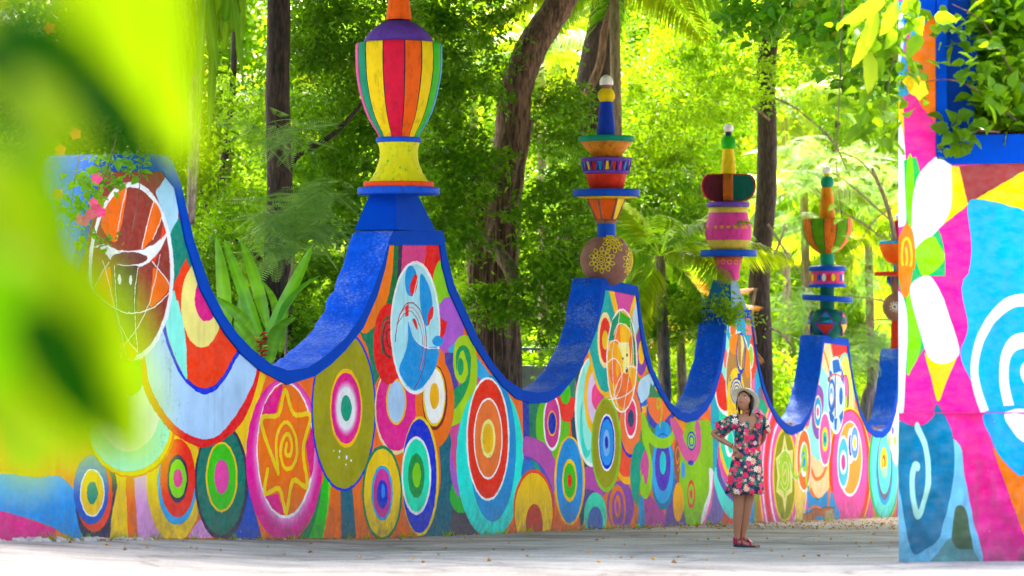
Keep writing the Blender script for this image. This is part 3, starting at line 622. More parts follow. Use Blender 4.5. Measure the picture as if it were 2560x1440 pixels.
def mural_mat(name, img, bscale=45, wear=1.0, bump=.35, basegrime=0.85):
    m = bpy.data.materials.new(name); m.use_nodes = True
    nt = m.node_tree; b = nt.nodes['Principled BSDF']; L = nt.links.new
    tc = N(nt, 'ShaderNodeTexCoord')
    # slightly wavering brush line
    ns = N(nt, 'ShaderNodeTexNoise'); ns.inputs['Scale'].default_value = 9; L(tc.outputs['Object'], ns.inputs['Vector'])
    va = N(nt, 'ShaderNodeVectorMath', operation='SUBTRACT'); va.inputs[1].default_value = (.5, .5, .5); L(ns.outputs['Color'], va.inputs[0])
    vb = N(nt, 'ShaderNodeVectorMath', operation='MULTIPLY'); vb.inputs[1].default_value = (.0008, .006, 0); L(va.outputs[0], vb.inputs[0])
    vc = N(nt, 'ShaderNodeVectorMath', operation='ADD'); L(tc.outputs['UV'], vc.inputs[0]); L(vb.outputs[0], vc.inputs[1])
    ti = N(nt, 'ShaderNodeTexImage', image=img, interpolation='Linear', extension='EXTEND'); L(vc.outputs[0], ti.inputs[0])
    # uneven coat
    n1 = N(nt, 'ShaderNodeTexNoise'); n1.inputs['Scale'].default_value = 2.2; n1.inputs['Detail'].default_value = 9; n1.inputs['Roughness'].default_value = .62
    L(tc.outputs['Object'], n1.inputs['Vector'])
    mr = N(nt, 'ShaderNodeMapRange'); mr.inputs[1].default_value = .3; mr.inputs[2].default_value = .7; mr.inputs[3].default_value = .80; mr.inputs[4].default_value = 1.08
    L(n1.outputs[0], mr.inputs[0])
    vm = N(nt, 'ShaderNodeVectorMath', operation='SCALE'); L(ti.outputs[0], vm.inputs[0]); L(mr.outputs[0], vm.inputs[3])
    # grime creeping up from the foot of the wall, in blotches
    sx = N(nt, 'ShaderNodeSeparateXYZ'); L(tc.outputs['UV'], sx.inputs[0])
    mg = N(nt, 'ShaderNodeMapRange'); mg.inputs[1].default_value = 0.0; mg.inputs[2].default_value = 0.15; mg.inputs[3].default_value = 1; mg.inputs[4].default_value = 0
    L(sx.outputs[1], mg.inputs[0])
    n2 = N(nt, 'ShaderNodeTexNoise'); n2.inputs['Scale'].default_value = 5; n2.inputs['Detail'].default_value = 10; n2.inputs['Roughness'].default_value = .75
    L(tc.outputs['Object'], n2.inputs['Vector'])
    r2 = N(nt, 'ShaderNodeMapRange'); r2.inputs[1].default_value = .30; r2.inputs[2].default_value = .62; L(n2.outputs[0], r2.inputs[0])
    mm = N(nt, 'ShaderNodeMath', operation='MULTIPLY'); L(mg.outputs[0], mm.inputs[0]); L(r2.outputs[0], mm.inputs[1])
    mq = N(nt, 'ShaderNodeMath', operation='MULTIPLY'); mq.inputs[1].default_value = basegrime; L(mm.outputs[0], mq.inputs[0])
    mx = N(nt, 'ShaderNodeMix', data_type='RGBA'); mx.inputs[7].default_value = (.09, .085, .075, 1)
    L(mq.outputs[0], mx.inputs[0]); L(vm.outputs[0], mx.inputs[6])
    # vertical rain streaks
    mp = N(nt, 'ShaderNodeMapping'); mp.inputs['Scale'].default_value = (9, 9, .45); L(tc.outputs['Object'], mp.inputs[0])
    n3 = N(nt, 'ShaderNodeTexNoise'); n3.inputs['Scale'].default_value = 1.3; n3.inputs['Detail'].default_value = 7; L(mp.outputs[0], n3.inputs['Vector'])
    r3 = N(nt, 'ShaderNodeMapRange'); r3.inputs[1].default_value = .56; r3.inputs[2].default_value = .74; r3.inputs[3].default_value = 0; r3.inputs[4].default_value = .22 * wear
    L(n3.outputs[0], r3.inputs[0])
    m4 = N(nt, 'ShaderNodeMix', data_type='RGBA'); m4.inputs[7].default_value = (.12, .1, .09, 1)
    L(r3.outputs[0], m4.inputs[0]); L(mx.outputs[2], m4.inputs[6])
    # small chips
    v5 = N(nt, 'ShaderNodeTexNoise'); v5.inputs['Scale'].default_value = 23; v5.inputs['Detail'].default_value = 3; L(tc.outputs['Object'], v5.inputs['Vector'])
    r5 = N(nt, 'ShaderNodeMapRange'); r5.inputs[1].default_value = .735; r5.inputs[2].default_value = .76; r5.inputs[4].default_value = .5 * wear; L(v5.outputs[0], r5.inputs[0])
    m6 = N(nt, 'ShaderNodeMix', data_type='RGBA'); m6.inputs[7].default_value = (.5, .5, .48, 1)
    L(r5.outputs[0], m6.inputs[0]); L(m4.outputs[2], m6.inputs[6])
    # hairline cracks in places
    nd = N(nt, 'ShaderNodeVectorMath', operation='MULTIPLY_ADD'); nd.inputs[1].default_value = (.5, .5, .5); L(ns.outputs['Color'], nd.inputs[0]); L(tc.outputs['Object'], nd.inputs[2])
    vc_ = N(nt, 'ShaderNodeTexVoronoi', feature='DISTANCE_TO_EDGE'); vc_.inputs['Scale'].default_value = .9; L(nd.outputs[0], vc_.inputs['Vector'])
    c1 = N(nt, 'ShaderNodeMapRange'); c1.inputs[1].default_value = 0.0; c1.inputs[2].default_value = .008; c1.inputs[3].default_value = 1; c1.inputs[4].default_value = 0; L(vc_.outputs[0], c1.inputs[0])
    n7 = N(nt, 'ShaderNodeTexNoise'); n7.inputs['Scale'].default_value = .8; L(tc.outputs['Object'], n7.inputs['Vector'])
    c2 = N(nt, 'ShaderNodeMapRange'); c2.inputs[1].default_value = .52; c2.inputs[2].default_value = .62; c2.inputs[4].default_value = .55; L(n7.outputs[0], c2.inputs[0])
    c3 = N(nt, 'ShaderNodeMath', operation='MULTIPLY'); L(c1.outputs[0], c3.inputs[0]); L(c2.outputs[0], c3.inputs[1])
    m8 = N(nt, 'ShaderNodeMix', data_type='RGBA'); m8.inputs[7].default_value = (.06, .05, .05, 1); L(c3.outputs[0], m8.inputs[0]); L(m6.outputs[2], m8.inputs[6])
    # brushed, faded coat
    mb_ = N(nt, 'ShaderNodeMapping'); mb_.inputs['Scale'].default_value = (6, 6, 11); mb_.inputs['Rotation'].default_value = (.3, .4, .2); L(tc.outputs['Object'], mb_.inputs[0])
    n9 = N(nt, 'ShaderNodeTexNoise'); n9.inputs['Scale'].default_value = 1.5; n9.inputs['Detail'].default_value = 6; L(mb_.outputs[0], n9.inputs['Vector'])
    r9 = N(nt, 'ShaderNodeMapRange'); r9.inputs[1].default_value = .35; r9.inputs[2].default_value = .75; r9.inputs[4].default_value = .07 * wear; L(n9.outputs[0], r9.inputs[0])
    m9 = N(nt, 'ShaderNodeMix', data_type='RGBA'); m9.inputs[7].default_value = (.55, .52, .48, 1); L(r9.outputs[0], m9.inputs[0]); L(m8.outputs[2], m9.inputs[6])
    L(m9.outputs[2], b.inputs['Base Color'])
    b.inputs['Roughness'].default_value = .9; b.inputs['Specular IOR Level'].default_value = .03
    nb = N(nt, 'ShaderNodeTexNoise'); nb.inputs['Scale'].default_value = bscale; nb.inputs['Detail'].default_value = 6; L(tc.outputs['Object'], nb.inputs['Vector'])
    bp = N(nt, 'ShaderNodeBump'); bp.inputs['Strength'].default_value = bump; bp.inputs['Distance'].default_value = .015
    nb2 = N(nt, 'ShaderNodeTexNoise'); nb2.inputs['Scale'].default_value = 3.5; nb2.inputs['Detail'].default_value = 3; L(tc.outputs['Object'], nb2.inputs['Vector'])
    ba = N(nt, 'ShaderNodeMath', operation='MULTIPLY_ADD'); ba.inputs[1].default_value = 2.0; L(nb2.outputs[0], ba.inputs[0]); L(nb.outputs[0], ba.inputs[2])
    L(ba.outputs[0], bp.inputs['Height']); L(bp.outputs[0], b.inputs['Normal'])
    return m
# ------------------------------------------------------------------ the long undulating wall
TOP = [(-420, 620), (-330, 880), (-240, 940), (-120, 930), (0, 890), (100, 800), (175, 660), (212, 530), (230, 404), (240, 388), (412, 388), (424, 400),
       (448, 460), (480, 600), (520, 715), (555, 785), (590, 835), (625, 872), (675, 912), (715, 926), (765, 920), (810, 890), (860, 845), (900, 790), (930, 720), (955, 650), (972, 590), (980, 577),
       (1103, 577), (1107, 590), (1113, 637), (1132, 712), (1164, 782), (1193, 847), (1228, 905), (1263, 948), (1304, 975), (1340, 982), (1370, 978), (1411, 955), (1443, 915), (1471, 860), (1491, 792), (1498, 740), (1504, 696),
       (1592, 716), (1599, 782), (1611, 851), (1627, 915), (1650, 966), (1672, 1005), (1700, 1030), (1723, 1034), (1749, 1020), (1769, 990), (1785, 949), (1799, 897), (1807, 841), (1811, 790), (1813, 774),
       (1876, 774), (1879, 800), (1886, 857), (1898, 921), (1910, 968), (1926, 1010), (1946, 1042), (1962, 1058), (1979, 1066), (2001, 1058), (2019, 1033), (2032, 1000), (2043, 954), (2050, 899), (2056, 838),
       (2119, 847), (2122, 874), (2127, 917), (2137, 972), (2149, 1022), (2164, 1055), (2182, 1075), (2203, 1078), (2218, 1066), (2229, 1033), (2239, 979), (2246, 920), (2252, 872),
       (2306, 880), (2312, 930), (2322, 1000), (2338, 1060), (2356, 1080), (2375, 1078), (2400, 1010), (2420, 900)]
LOW = [(-420, 660), (-330, 930), (-240, 985), (-120, 975), (0, 935), (90, 870), (165, 760), (210, 620), (236, 490), (246, 428), (404, 428), (410, 440),
       (435, 470), (460, 600), (497, 722), (530, 785), (560, 835), (600, 885), (645, 925), (715, 962), (785, 940), (825, 910), (860, 876), (905, 820), (940, 740), (960, 670), (970, 613),
       (1097, 613), (1103, 666), (1120, 730), (1147, 788), (1176, 852), (1217, 917), (1252, 963), (1287, 996), (1324, 1008), (1365, 1007), (1397, 989), (1434, 943), (1466, 883), (1489, 824), (1505, 760), (1511, 724),
       (1589, 739), (1597, 815), (1608, 883), (1622, 929), (1645, 980), (1672, 1025), (1695, 1048), (1716, 1056), (1741, 1050), (1765, 1026), (1785, 986), (1801, 929), (1811, 873), (1816, 799),
       (1875, 795), (1882, 841), (1892, 913), (1904, 970), (1922, 1018), (1942, 1056), (1965, 1083), (1979, 1088), (2005, 1076), (2023, 1044), (2037, 997), (2048, 939), (2059, 857),
       (2117, 865), (2120, 892), (2135, 979), (2149, 1037), (2167, 1076), (2189, 1094), (2207, 1094), (2225, 1076), (2239, 1029), (2246, 970), (2256, 895),
       (2302, 905), (2310, 960), (2325, 1040), (2340, 1082), (2360, 1100), (2378, 1096), (2400, 1050), (2420, 960)]
TOP = np.array(TOP, float); LOW = np.array(LOW, float)
PX = np.unique(np.concatenate([np.arange(-420, 2421, 4.0), TOP[:, 0], LOW[:, 0]]))
PL = wpt(PX)                                        # plan points (x, y)
dS = np.hypot(*np.diff(PL, axis=0).T); S = np.concatenate([[0], np.cumsum(dS)])
STOT = S[-1]
zt = wz(PX, np.interp(PX, TOP[:, 0], TOP[:, 1])); zl = wz(PX, np.interp(PX, LOW[:, 0], LOW[:, 1]))
zl = np.minimum(zl, zt - .07)
tang = np.gradient(PL, axis=0); tang /= np.linalg.norm(tang, axis=1)[:, None]
back = np.stack([-tang[:, 1], tang[:, 0]], axis=1)     # away from the road
zb = ground_z(PL[:, 0], PL[:, 1]) - 0.12
ZMAX = 5.0
WALL_T = 0.52

TW, TH = 6400, 1280
tpx = np.interp(np.linspace(0, STOT, TW), S, PX)
tz = np.linspace(0, ZMAX, TH)
cv = Canvas(tpx, HG - (tz[:, None] - HC) * wscale(tpx)[None, :], 'e87030')
cv.draw(MURAL)
img = make_image('wall_painting', cv.C)
M_mural = mural_mat('painted_wall_render', img)

def grid(rows, uv=None):
    """rows: list of (n,3) arrays -> verts, faces"""
    n = len(rows[0]); V = np.concatenate(rows); Fc = []
    for r in range(len(rows) - 1):
        for i in range(n - 1):
            Fc.append((r * n + i, r * n + i + 1, (r + 1) * n + i + 1, (r + 1) * n + i))
    return V, Fc

wall = empty('mural_wall', (float(PL[len(PL)//2][0]), float(PL[len(PL)//2][1]), float(ground_z(0, PL[len(PL)//2][1]))), 'long wavy boundary wall covered in bright murals of circles and animal masks, with thick blue coping', 'wall')
WO = np.array(wall.location)
def P3(xy, z): return np.column_stack([xy, z]) - WO
rows = [P3(PL, zb + (zl + .03 - zb) * k / 6) for k in range(7)]
V, Fc = grid(rows)
me = mesh_from('painted_face', V, Fc)
uvl = me.uv_layers.new(name='UVMap')
u = np.tile(S / STOT, 7); w = (V[:, 2] + WO[2] + SL * (V[:, 1] + WO[1])) / ZMAX
idx = np.empty(len(me.loops), dtype=np.int32); me.loops.foreach_get('vertex_index', idx)
uvl.data.foreach_set('uv', np.column_stack([u[idx], w[idx]]).astype(np.float32).ravel())
link('painted_face', me, M_mural, wall)

def blue_paint(name, hexc, worn=0.3):
    m = bpy.data.materials.new(name); m.use_nodes = True
    nt = m.node_tree; b = nt.nodes['Principled BSDF']; L = nt.links.new
    tc = N(nt, 'ShaderNodeTexCoord')
    n1 = N(nt, 'ShaderNodeTexNoise'); n1.inputs['Scale'].default_value = 7; n1.inputs['Detail'].default_value = 12; n1.inputs['Roughness'].default_value = .78; L(tc.outputs['Object'], n1.inputs['Vector'])
    rp = N(nt, 'ShaderNodeValToRGB'); e = rp.color_ramp.elements
    c = lin(hexc)
    e[0].position = .34; e[0].color = tuple(k * .72 for k in c) + (1,)
    e[1].position = .5; e[1].color = c + (1,)
    k = e.new(.6); k.color = (c[0] * 1.2, c[1] * 1.25, min(1, c[2] * 1.1), 1)
    L(n1.outputs[0], rp.inputs[0])
    n2 = N(nt, 'ShaderNodeTexNoise'); n2.inputs['Scale'].default_value = 24; n2.inputs['Detail'].default_value = 8; n2.inputs['Roughness'].default_value = .8; L(tc.outputs['Object'], n2.inputs['Vector'])
    n2b = N(nt, 'ShaderNodeTexNoise'); n2b.inputs['Scale'].default_value = 1.6; L(tc.outputs['Object'], n2b.inputs['Vector'])
    ad = N(nt, 'ShaderNodeMath', operation='MULTIPLY_ADD'); ad.inputs[1].default_value = .6; L(n2b.outputs[0], ad.inputs[0]); L(n2.outputs[0], ad.inputs[2])
    # pale blotches are strongest on upward facing parts
    g = N(nt, 'ShaderNodeNewGeometry'); sp = N(nt, 'ShaderNodeSeparateXYZ'); L(g.outputs['Normal'], sp.inputs[0])
    a2 = N(nt, 'ShaderNodeMath', operation='MULTIPLY_ADD'); a2.inputs[1].default_value = .22; L(sp.outputs[2], a2.inputs[0]); L(ad.outputs[0], a2.inputs[2])
    mr = N(nt, 'ShaderNodeMapRange'); mr.inputs[1].default_value = .98; mr.inputs[2].default_value = 1.2; mr.inputs[4].default_value = worn; L(a2.outputs[0], mr.inputs[0])
    mx = N(nt, 'ShaderNodeMix', data_type='RGBA'); mx.inputs[7].default_value = (.42, .5, .66, 1); L(mr.outputs[0], mx.inputs[0]); L(rp.outputs[0], mx.inputs[6])
    L(mx.outputs[2], b.inputs['Base Color']); b.inputs['Roughness'].default_value = .7; b.inputs['Specular IOR Level'].default_value = .12
    bp = N(nt, 'ShaderNodeBump'); bp.inputs['Strength'].default_value = .35; bp.inputs['Distance'].default_value = .025
    n3 = N(nt, 'ShaderNodeTexNoise'); n3.inputs['Scale'].default_value = 26; n3.inputs['Detail'].default_value = 7; L(tc.outputs['Object'], n3.inputs['Vector'])
    L(n3.outputs[0], bp.inputs['Height']); L(bp.outputs[0], b.inputs['Normal'])
    return m
M_blue = blue_paint('blue_coping_paint', '0456dc', .55)
M_blueflat = paint('blue_band_paint', '0444b4', var=.15, bump=.3, dirt=.12, spec=.03, rough=.9)

# coping: lower lip, front band, worn top, ragged back edge
proud = -back * 0.022
sm = lambda a: np.convolve(a, [.25, .5, .25], 'same')
jag = sm(rng.normal(0, .014, len(PX)))
jz = sm(rng.normal(0, .006, len(PX)))
r0 = P3(PL + back * .01, zl); r1 = P3(PL + proud, zl); r2 = P3(PL + proud, zt)
r2b = P3(PL + proud + back * .02, zt + .008)
rows = [r0, r1, r2]
V, Fc = grid(rows); link('coping_band', mesh_from('coping_band', V, Fc, False), M_blueflat, wall)
rows = [P3(PL + proud, zt + .002)]
for k in range(1, 7):
    t = k / 6; rows.append(P3(PL + proud + back * ((WALL_T - .02) * t + (jag * (k > 4))[:, None] * .8), zt + .004 + rng.normal(0, .0015, len(PX)) + (jz if k > 4 else 0)))
rows.append(P3(PL + back * (WALL_T + jag)[:, None], zt + jz - .02)); rows.append(P3(PL + back * WALL_T, zt - .2)); rows.append(P3(PL + back * WALL_T, zb))
V, Fc = grid(rows)
me = mesh_from('coping_top', V, Fc, True); link('coping_top', me, M_blue, wall)

def prism_on_wall(name, mat, c0, c1, z0, z1, k0, k1, out0=0.03, depth=WALL_T, parent=wall, mat_front=None):
    """tapering block standing on the wall between elevation columns c0..c1 (bottom) narrowing to k0..k1 (top)"""
    mb = MB(); P = []
    for (a, b_, z, dd) in ((c0, c1, z0, 1.0), (k0, k1, z1, .62)):
        pa, pb = wpt(a), wpt(b_)
        t = (pb - pa) / np.linalg.norm(pb - pa); n = np.array([-t[1], t[0]])
        mid = depth / 2
        for (q, s) in ((pa, -1), (pb, -1), (pb, 1), (pa, 1)):
            P.append(np.append(q + n * (mid + s * (mid + out0) * dd), z) - WO)
    mb.add(P, [(0, 1, 5, 4), (1, 2, 6, 5), (2, 3, 7, 6), (3, 0, 4, 7), (4, 5, 6, 7), (3, 2, 1, 0)])
    me = mesh_from(name, mb.V, mb.F, False)
    o = link(name, me, mat, parent)
    bv = o.modifiers.new('bevel', 'BEVEL'); bv.width = .012; bv.segments = 2
    return o

def wz1(px, py): return float(wz(px, py))
# pedestals on the first peaks
prism_on_wall('pedestal', M_blueflat, 984, 1087, wz1(1040, 578), wz1(1040, 486), 1004, 1060)
M_tealworn = paint('teal_pedestal_paint', '0c6c94', var=.2, bump=.3, dirt=.3)
ped3 = prism_on_wall('pedestal', M_tealworn, 1826, 1866, wz1(1850, 775), wz1(1850, 700), 1836, 1851)

# crumbled mortar along the foot of the wall at the left
mb = MB()
for i in range(90):
    px = rnd.uniform(-60, 380) if i < 60 else rnd.uniform(380, 1700)
    p = wpt(px); s = rnd.uniform(.02, .07) if i < 60 else rnd.uniform(.01, .03)
    x, y = p[0] + rnd.uniform(0, .12), p[1] - rnd.uniform(0, .12)
    R = Matrix.Rotation(rnd.uniform(0, 6), 3, 'Z') @ Matrix.Rotation(rnd.uniform(-.4, .4), 3, 'X')
    V0 = [(-1, -1, -.6), (1, -1, -.6), (1.1, 1, -.6), (-.9, .8, -.6), (-.6, -.5, .5), (.5, -.6, .45), (.6, .5, .55), (-.4, .5, .4)]
    mb.add([Vector((x, y, float(ground_z(x, y)))) + (R @ Vector(v)) * s * rnd.uniform(.8, 1.2) for v in V0], [(0, 1, 5, 4), (1, 2, 6, 5), (2, 3, 7, 6), (3, 0, 4, 7), (4, 5, 6, 7)])
tag(mb.build('mortar_rubble', paint('mortar', 'a8a49c', bump=.6), smooth=False), kind='stuff')

# ------------------------------------------------------------------ foreground painted wall at the right
PD = 20.0; PS = F / PD
PG = float(ground_z(3, PD))
pil = empty('painted_gate_wall', ((2400 - CX) / PS, PD, PG), 'near painted wall end at the right edge with white petals, pink field and big blue spiral', 'wall')
PO = np.array(pil.location)
def Wx(px): return (px - CX) / PS
def Wzz(py): return HC + (HG - py) / PS        # height above the foot of this wall
ppx = np.linspace(2240, 2980, 1600); pz = np.linspace(-.1, 4.9, 2000)
cp = Canvas(ppx, np.repeat(HG - (pz[:, None] - HC) * PS, 1600, axis=1), 'f43ca4')
cp.draw(PILLAR)
img2 = make_image('gate_wall_painting', cp.C)
M_gate = mural_mat('gate_wall_render', img2, bscale=11, wear=1.3, bump=.9, basegrime=.8)
def face_grid(x_of, y_of, z0f, z1f, name, nx=60, nz=60, rough=0.0, mat=M_gate):
    """front skin: columns over elevation px, rounded left corner, optional lumpy relief"""
    cols = np.linspace(0, 1, nx); V = []; UV = []
    for j in range(nz + 1):
        for i in range(nx):
            px = x_of(cols[i]); z0, z1 = z0f(px), z1f(px); z = z0 + (z1 - z0) * j / nz
            y, sh = y_of(px)
            if rough:
                n = mathutils_noise((px * .012, z * 2.1, 3.0)) * rough + mathutils_noise((px * .04, z * 7, 9.0)) * rough * .35
                y -= n
            V.append((Wx(px) - PO[0], y, z)); UV.append(((px - 2240) / 740, (z + .1) / 5.0))
    Fc = [(j * nx + i, j * nx + i + 1, (j + 1) * nx + i + 1, (j + 1) * nx + i) for j in range(nz) for i in range(nx - 1)]
    me = mesh_from(name, V, Fc); uvl = me.uv_layers.new(name='UVMap')
    idx = np.empty(len(me.loops), dtype=np.int32); me.loops.foreach_get('vertex_index', idx)
    uvl.data.foreach_set('uv', np.array(UV, dtype=np.float32)[idx].ravel())
    return link(name, me, mat, pil)
def mathutils_noise(v): return mno.noise(Vector(v))
RC = 24.0     # px radius of the rounded corner
def yrel(px, L=2250):
    t = min(1, max(0, (px - L) / RC)); return (RC / PS) * (1 - math.sqrt(max(0, 1 - (1 - t) ** 2))), 0
g0 = lambda px: -.1
ZLEDGE = Wzz(1032)
topf = lambda px: Wzz(-30) if px < 2341 else (Wzz(60 + (px - 2341) * 9) if px < 2343 else (Wzz(60 + 18 + (px - 2343) * 12) if px < 2372 else Wzz(408)))
topf = lambda px: Wzz(-30) if px < 2340 else max(Wzz(412), Wzz(-30 + (px - 2340) * 16))
# upper face: cut into the tall post and the lower run
face_grid(lambda t: 2250 + 89 * t, yrel, lambda px: ZLEDGE, lambda px: Wzz(-80 + 0 * px), 'painted_face', 40, 50)
def postedge(z): return 0
face_grid(lambda t: 2339 + 641 * t, yrel, lambda px: ZLEDGE, lambda px: Wzz(390 if px > 2380 else 390 + 0 * px), 'painted_face', 90, 50)
face_grid(lambda t: 2248 + 732 * t, lambda px: (yrel(px, 2248)[0] - .045, 0), g0, lambda px: ZLEDGE, 'rough_plinth', 230, 130, rough=.10)
mb = MB(); mb.box(((Wx(2621) - PO[0]), -.02, ZLEDGE + .0), (Wx(2980) - Wx(2262), .07, .006)); mb.build('plinth_ledge', paint('plinth_ledge_paint', 'd03088'), pil, False)
# solid behind the skins
mb = MB(); T = .18
x0, x1, x2 = Wx(2251) - PO[0], Wx(2372) - PO[0], Wx(2980) - PO[0]
mb.box(((x0 + x2) / 2 + .015, T / 2 + .09, (Wzz(400) - .1) / 2), (x2 - x0 - .03, T - .02, Wzz(400) + .1 - .01))
mb.box(((x0 + x1) / 2 + .015, T / 2 + .09, Wzz(120)), (x1 - x0 - .03, T - .02, Wzz(-80) - Wzz(330)))
mb.build('wall_core', paint('gate_wall_side', 'e4e8ea', dirt=.25), pil, False)
# blue band on the front of the post, its worn inner side, ledge coping
def slab(name, pts, y0, y1, mat):
    n = len(pts); V = [(Wx(a) - PO[0], y0, Wzz(b)) for a, b in pts] + [(Wx(a) - PO[0], y1, Wzz(b)) for a, b in pts]
    Fc = [tuple(range(n - 1, -1, -1)), tuple(range(n, 2 * n))] + [(i, (i + 1) % n, (i + 1) % n + n, i + n) for i in range(n)]
    o = link(name, mesh_from(name, V, Fc, False), mat, pil); bv = o.modifiers.new('bevel', 'BEVEL'); bv.width = .008; bv.segments = 2
    return o
slab('coping_band', [(2339, -90), (2372, -90), (2366, 60), (2366, 250), (2372, 330), (2385, 338), (2980, 328), (2980, 400), (2378, 412), (2360, 400), (2341, 395)], -.03, .12, M_blueflat)
slab('coping_band', [(2262, -90), (2338, -90), (2338, 40), (2300, 50), (2262, 64)], -.028, .1, M_blueflat)
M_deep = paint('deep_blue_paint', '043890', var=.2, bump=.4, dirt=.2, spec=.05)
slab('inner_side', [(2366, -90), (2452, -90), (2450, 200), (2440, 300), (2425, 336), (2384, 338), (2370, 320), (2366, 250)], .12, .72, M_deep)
slab('coping_top', [(2385, 345), (2980, 335), (2980, 380), (2385, 380)], .12, .80, M_blue)
# planter soil behind the coping
mb = MB(); mb.box((Wx(2540) - PO[0], .45, Wzz(330)), (.85, .5, .06)); mb.build('planting_bed', paint('soil', '3a2c20', bump=.8, bscale=30), pil, False)

# ------------------------------------------------------------------ ground
xs = np.concatenate([np.linspace(-400, -12, 30), np.arange(-11.5, 20, .25), np.linspace(20.5, 400, 30)])
ys = np.concatenate([np.arange(-20, 10, 2.0), np.arange(10, 70, .5), np.linspace(71, 500, 30)])
X, Y = np.meshgrid(xs, ys)
Z = ground_z(X, Y) + np.where((Y > 10) & (Y < 70) & (abs(X) < 20), .008 * np.sin(X * 1.3 + Y * .4) * np.sin(Y * .7), 0)
V = np.column_stack([X.ravel(), Y.ravel(), Z.ravel()]); nx = len(xs)
Fc = [(j * nx + i, j * nx + i + 1, (j + 1) * nx + i + 1, (j + 1) * nx + i) for j in range(len(ys) - 1) for i in range(nx - 1)]
m = bpy.data.materials.new('worn_asphalt'); m.use_nodes = True
nt = m.node_tree; b = nt.nodes['Principled BSDF']; L = nt.links.new
tc = N(nt, 'ShaderNodeTexCoord')
n1 = N(nt, 'ShaderNodeTexNoise'); n1.inputs['Scale'].default_value = 1.1; n1.inputs['Detail'].default_value = 12; n1.inputs['Roughness'].default_value = .7; L(tc.outputs['Object'], n1.inputs['Vector'])
rp = N(nt, 'ShaderNodeValToRGB'); e = rp.color_ramp.elements; e[0].position = .40; e[0].color = (.24, .23, .215, 1); e[1].position = .65; e[1].color = (.43, .41, .38, 1); L(n1.outputs[0], rp.inputs[0])
n2 = N(nt, 'ShaderNodeTexNoise'); n2.inputs['Scale'].default_value = 38; n2.inputs['Detail'].default_value = 6; n2.inputs['Roughness'].default_value = .8; L(tc.outputs['Object'], n2.inputs['Vector'])
r2 = N(nt, 'ShaderNodeMapRange'); r2.inputs[1].default_value = .3; r2.inputs[2].default_value = .7; r2.inputs[3].default_value = .5; r2.inputs[4].default_value = 1.4; L(n2.outputs[0], r2.inputs[0])
vm = N(nt, 'ShaderNodeVectorMath', operation='SCALE'); L(rp.outputs[0], vm.inputs[0]); L(r2.outputs[0], vm.inputs[3])
# litter-brown drift far along the road
sy = N(nt, 'ShaderNodeSeparateXYZ'); L(tc.outputs['Object'], sy.inputs[0])
m5 = N(nt, 'ShaderNodeMapRange'); m5.inputs[1].default_value = 34; m5.inputs[2].default_value = 52; L(sy.outputs[1], m5.inputs[0])
n4 = N(nt, 'ShaderNodeTexNoise'); n4.inputs['Scale'].default_value = 3; n4.inputs['Detail'].default_value = 10; n4.inputs['Roughness'].default_value = .8; L(tc.outputs['Object'], n4.inputs['Vector'])
r4 = N(nt, 'ShaderNodeMapRange'); r4.inputs[1].default_value = .4; r4.inputs[2].default_value = .62; L(n4.outputs[0], r4.inputs[0])
mm = N(nt, 'ShaderNodeMath', operation='MULTIPLY'); L(m5.outputs[0], mm.inputs[0]); L(r4.outputs[0], mm.inputs[1])
mx = N(nt, 'ShaderNodeMix', data_type='RGBA'); mx.inputs[7].default_value = (.30, .22, .15, 1); L(mm.outputs[0], mx.inputs[0]); L(vm.outputs[0], mx.inputs[6])
nd = N(nt, 'ShaderNodeVectorMath', operation='MULTIPLY_ADD'); nd.inputs[1].default_value = (.6, .6, .6); L(n4.outputs['Color'], nd.inputs[0]); L(tc.outputs['Object'], nd.inputs[2])
vo = N(nt, 'ShaderNodeTexVoronoi', feature='DISTANCE_TO_EDGE'); vo.inputs['Scale'].default_value = .55; L(nd.outputs[0], vo.inputs['Vector'])
c1 = N(nt, 'ShaderNodeMapRange'); c1.inputs[2].default_value = .02; c1.inputs[3].default_value = .7; c1.inputs[4].default_value = 0; L(vo.outputs[0], c1.inputs[0])
m8 = N(nt, 'ShaderNodeMix', data_type='RGBA'); m8.inputs[7].default_value = (.07, .065, .06, 1); L(c1.outputs[0], m8.inputs[0]); L(mx.outputs[2], m8.inputs[6])
n6 = N(nt, 'ShaderNodeTexNoise'); n6.inputs['Scale'].default_value = .35; n6.inputs['Detail'].default_value = 5; L(tc.outputs['Object'], n6.inputs['Vector'])
r6 = N(nt, 'ShaderNodeMapRange'); r6.inputs[1].default_value = .35; r6.inputs[2].default_value = .65; r6.inputs[3].default_value = .72; r6.inputs[4].default_value = 1.25; L(n6.outputs[0], r6.inputs[0])
s6 = N(nt, 'ShaderNodeVectorMath', operation='SCALE'); L(m8.outputs[2], s6.inputs[0]); L(r6.outputs[0], s6.inputs[3])
L(s6.outputs[0], b.inputs['Base Color']); b.inputs['Roughness'].default_value = .85; b.inputs['Specular IOR Level'].default_value = .2
bp = N(nt, 'ShaderNodeBump'); bp.inputs['Strength'].default_value = .7; bp.inputs['Distance'].default_value = .02; L(n2.outputs[0], bp.inputs['Height']); L(bp.outputs[0], b.inputs['Normal'])
tag(link('road', mesh_from('road', V, Fc), m), kind='structure')
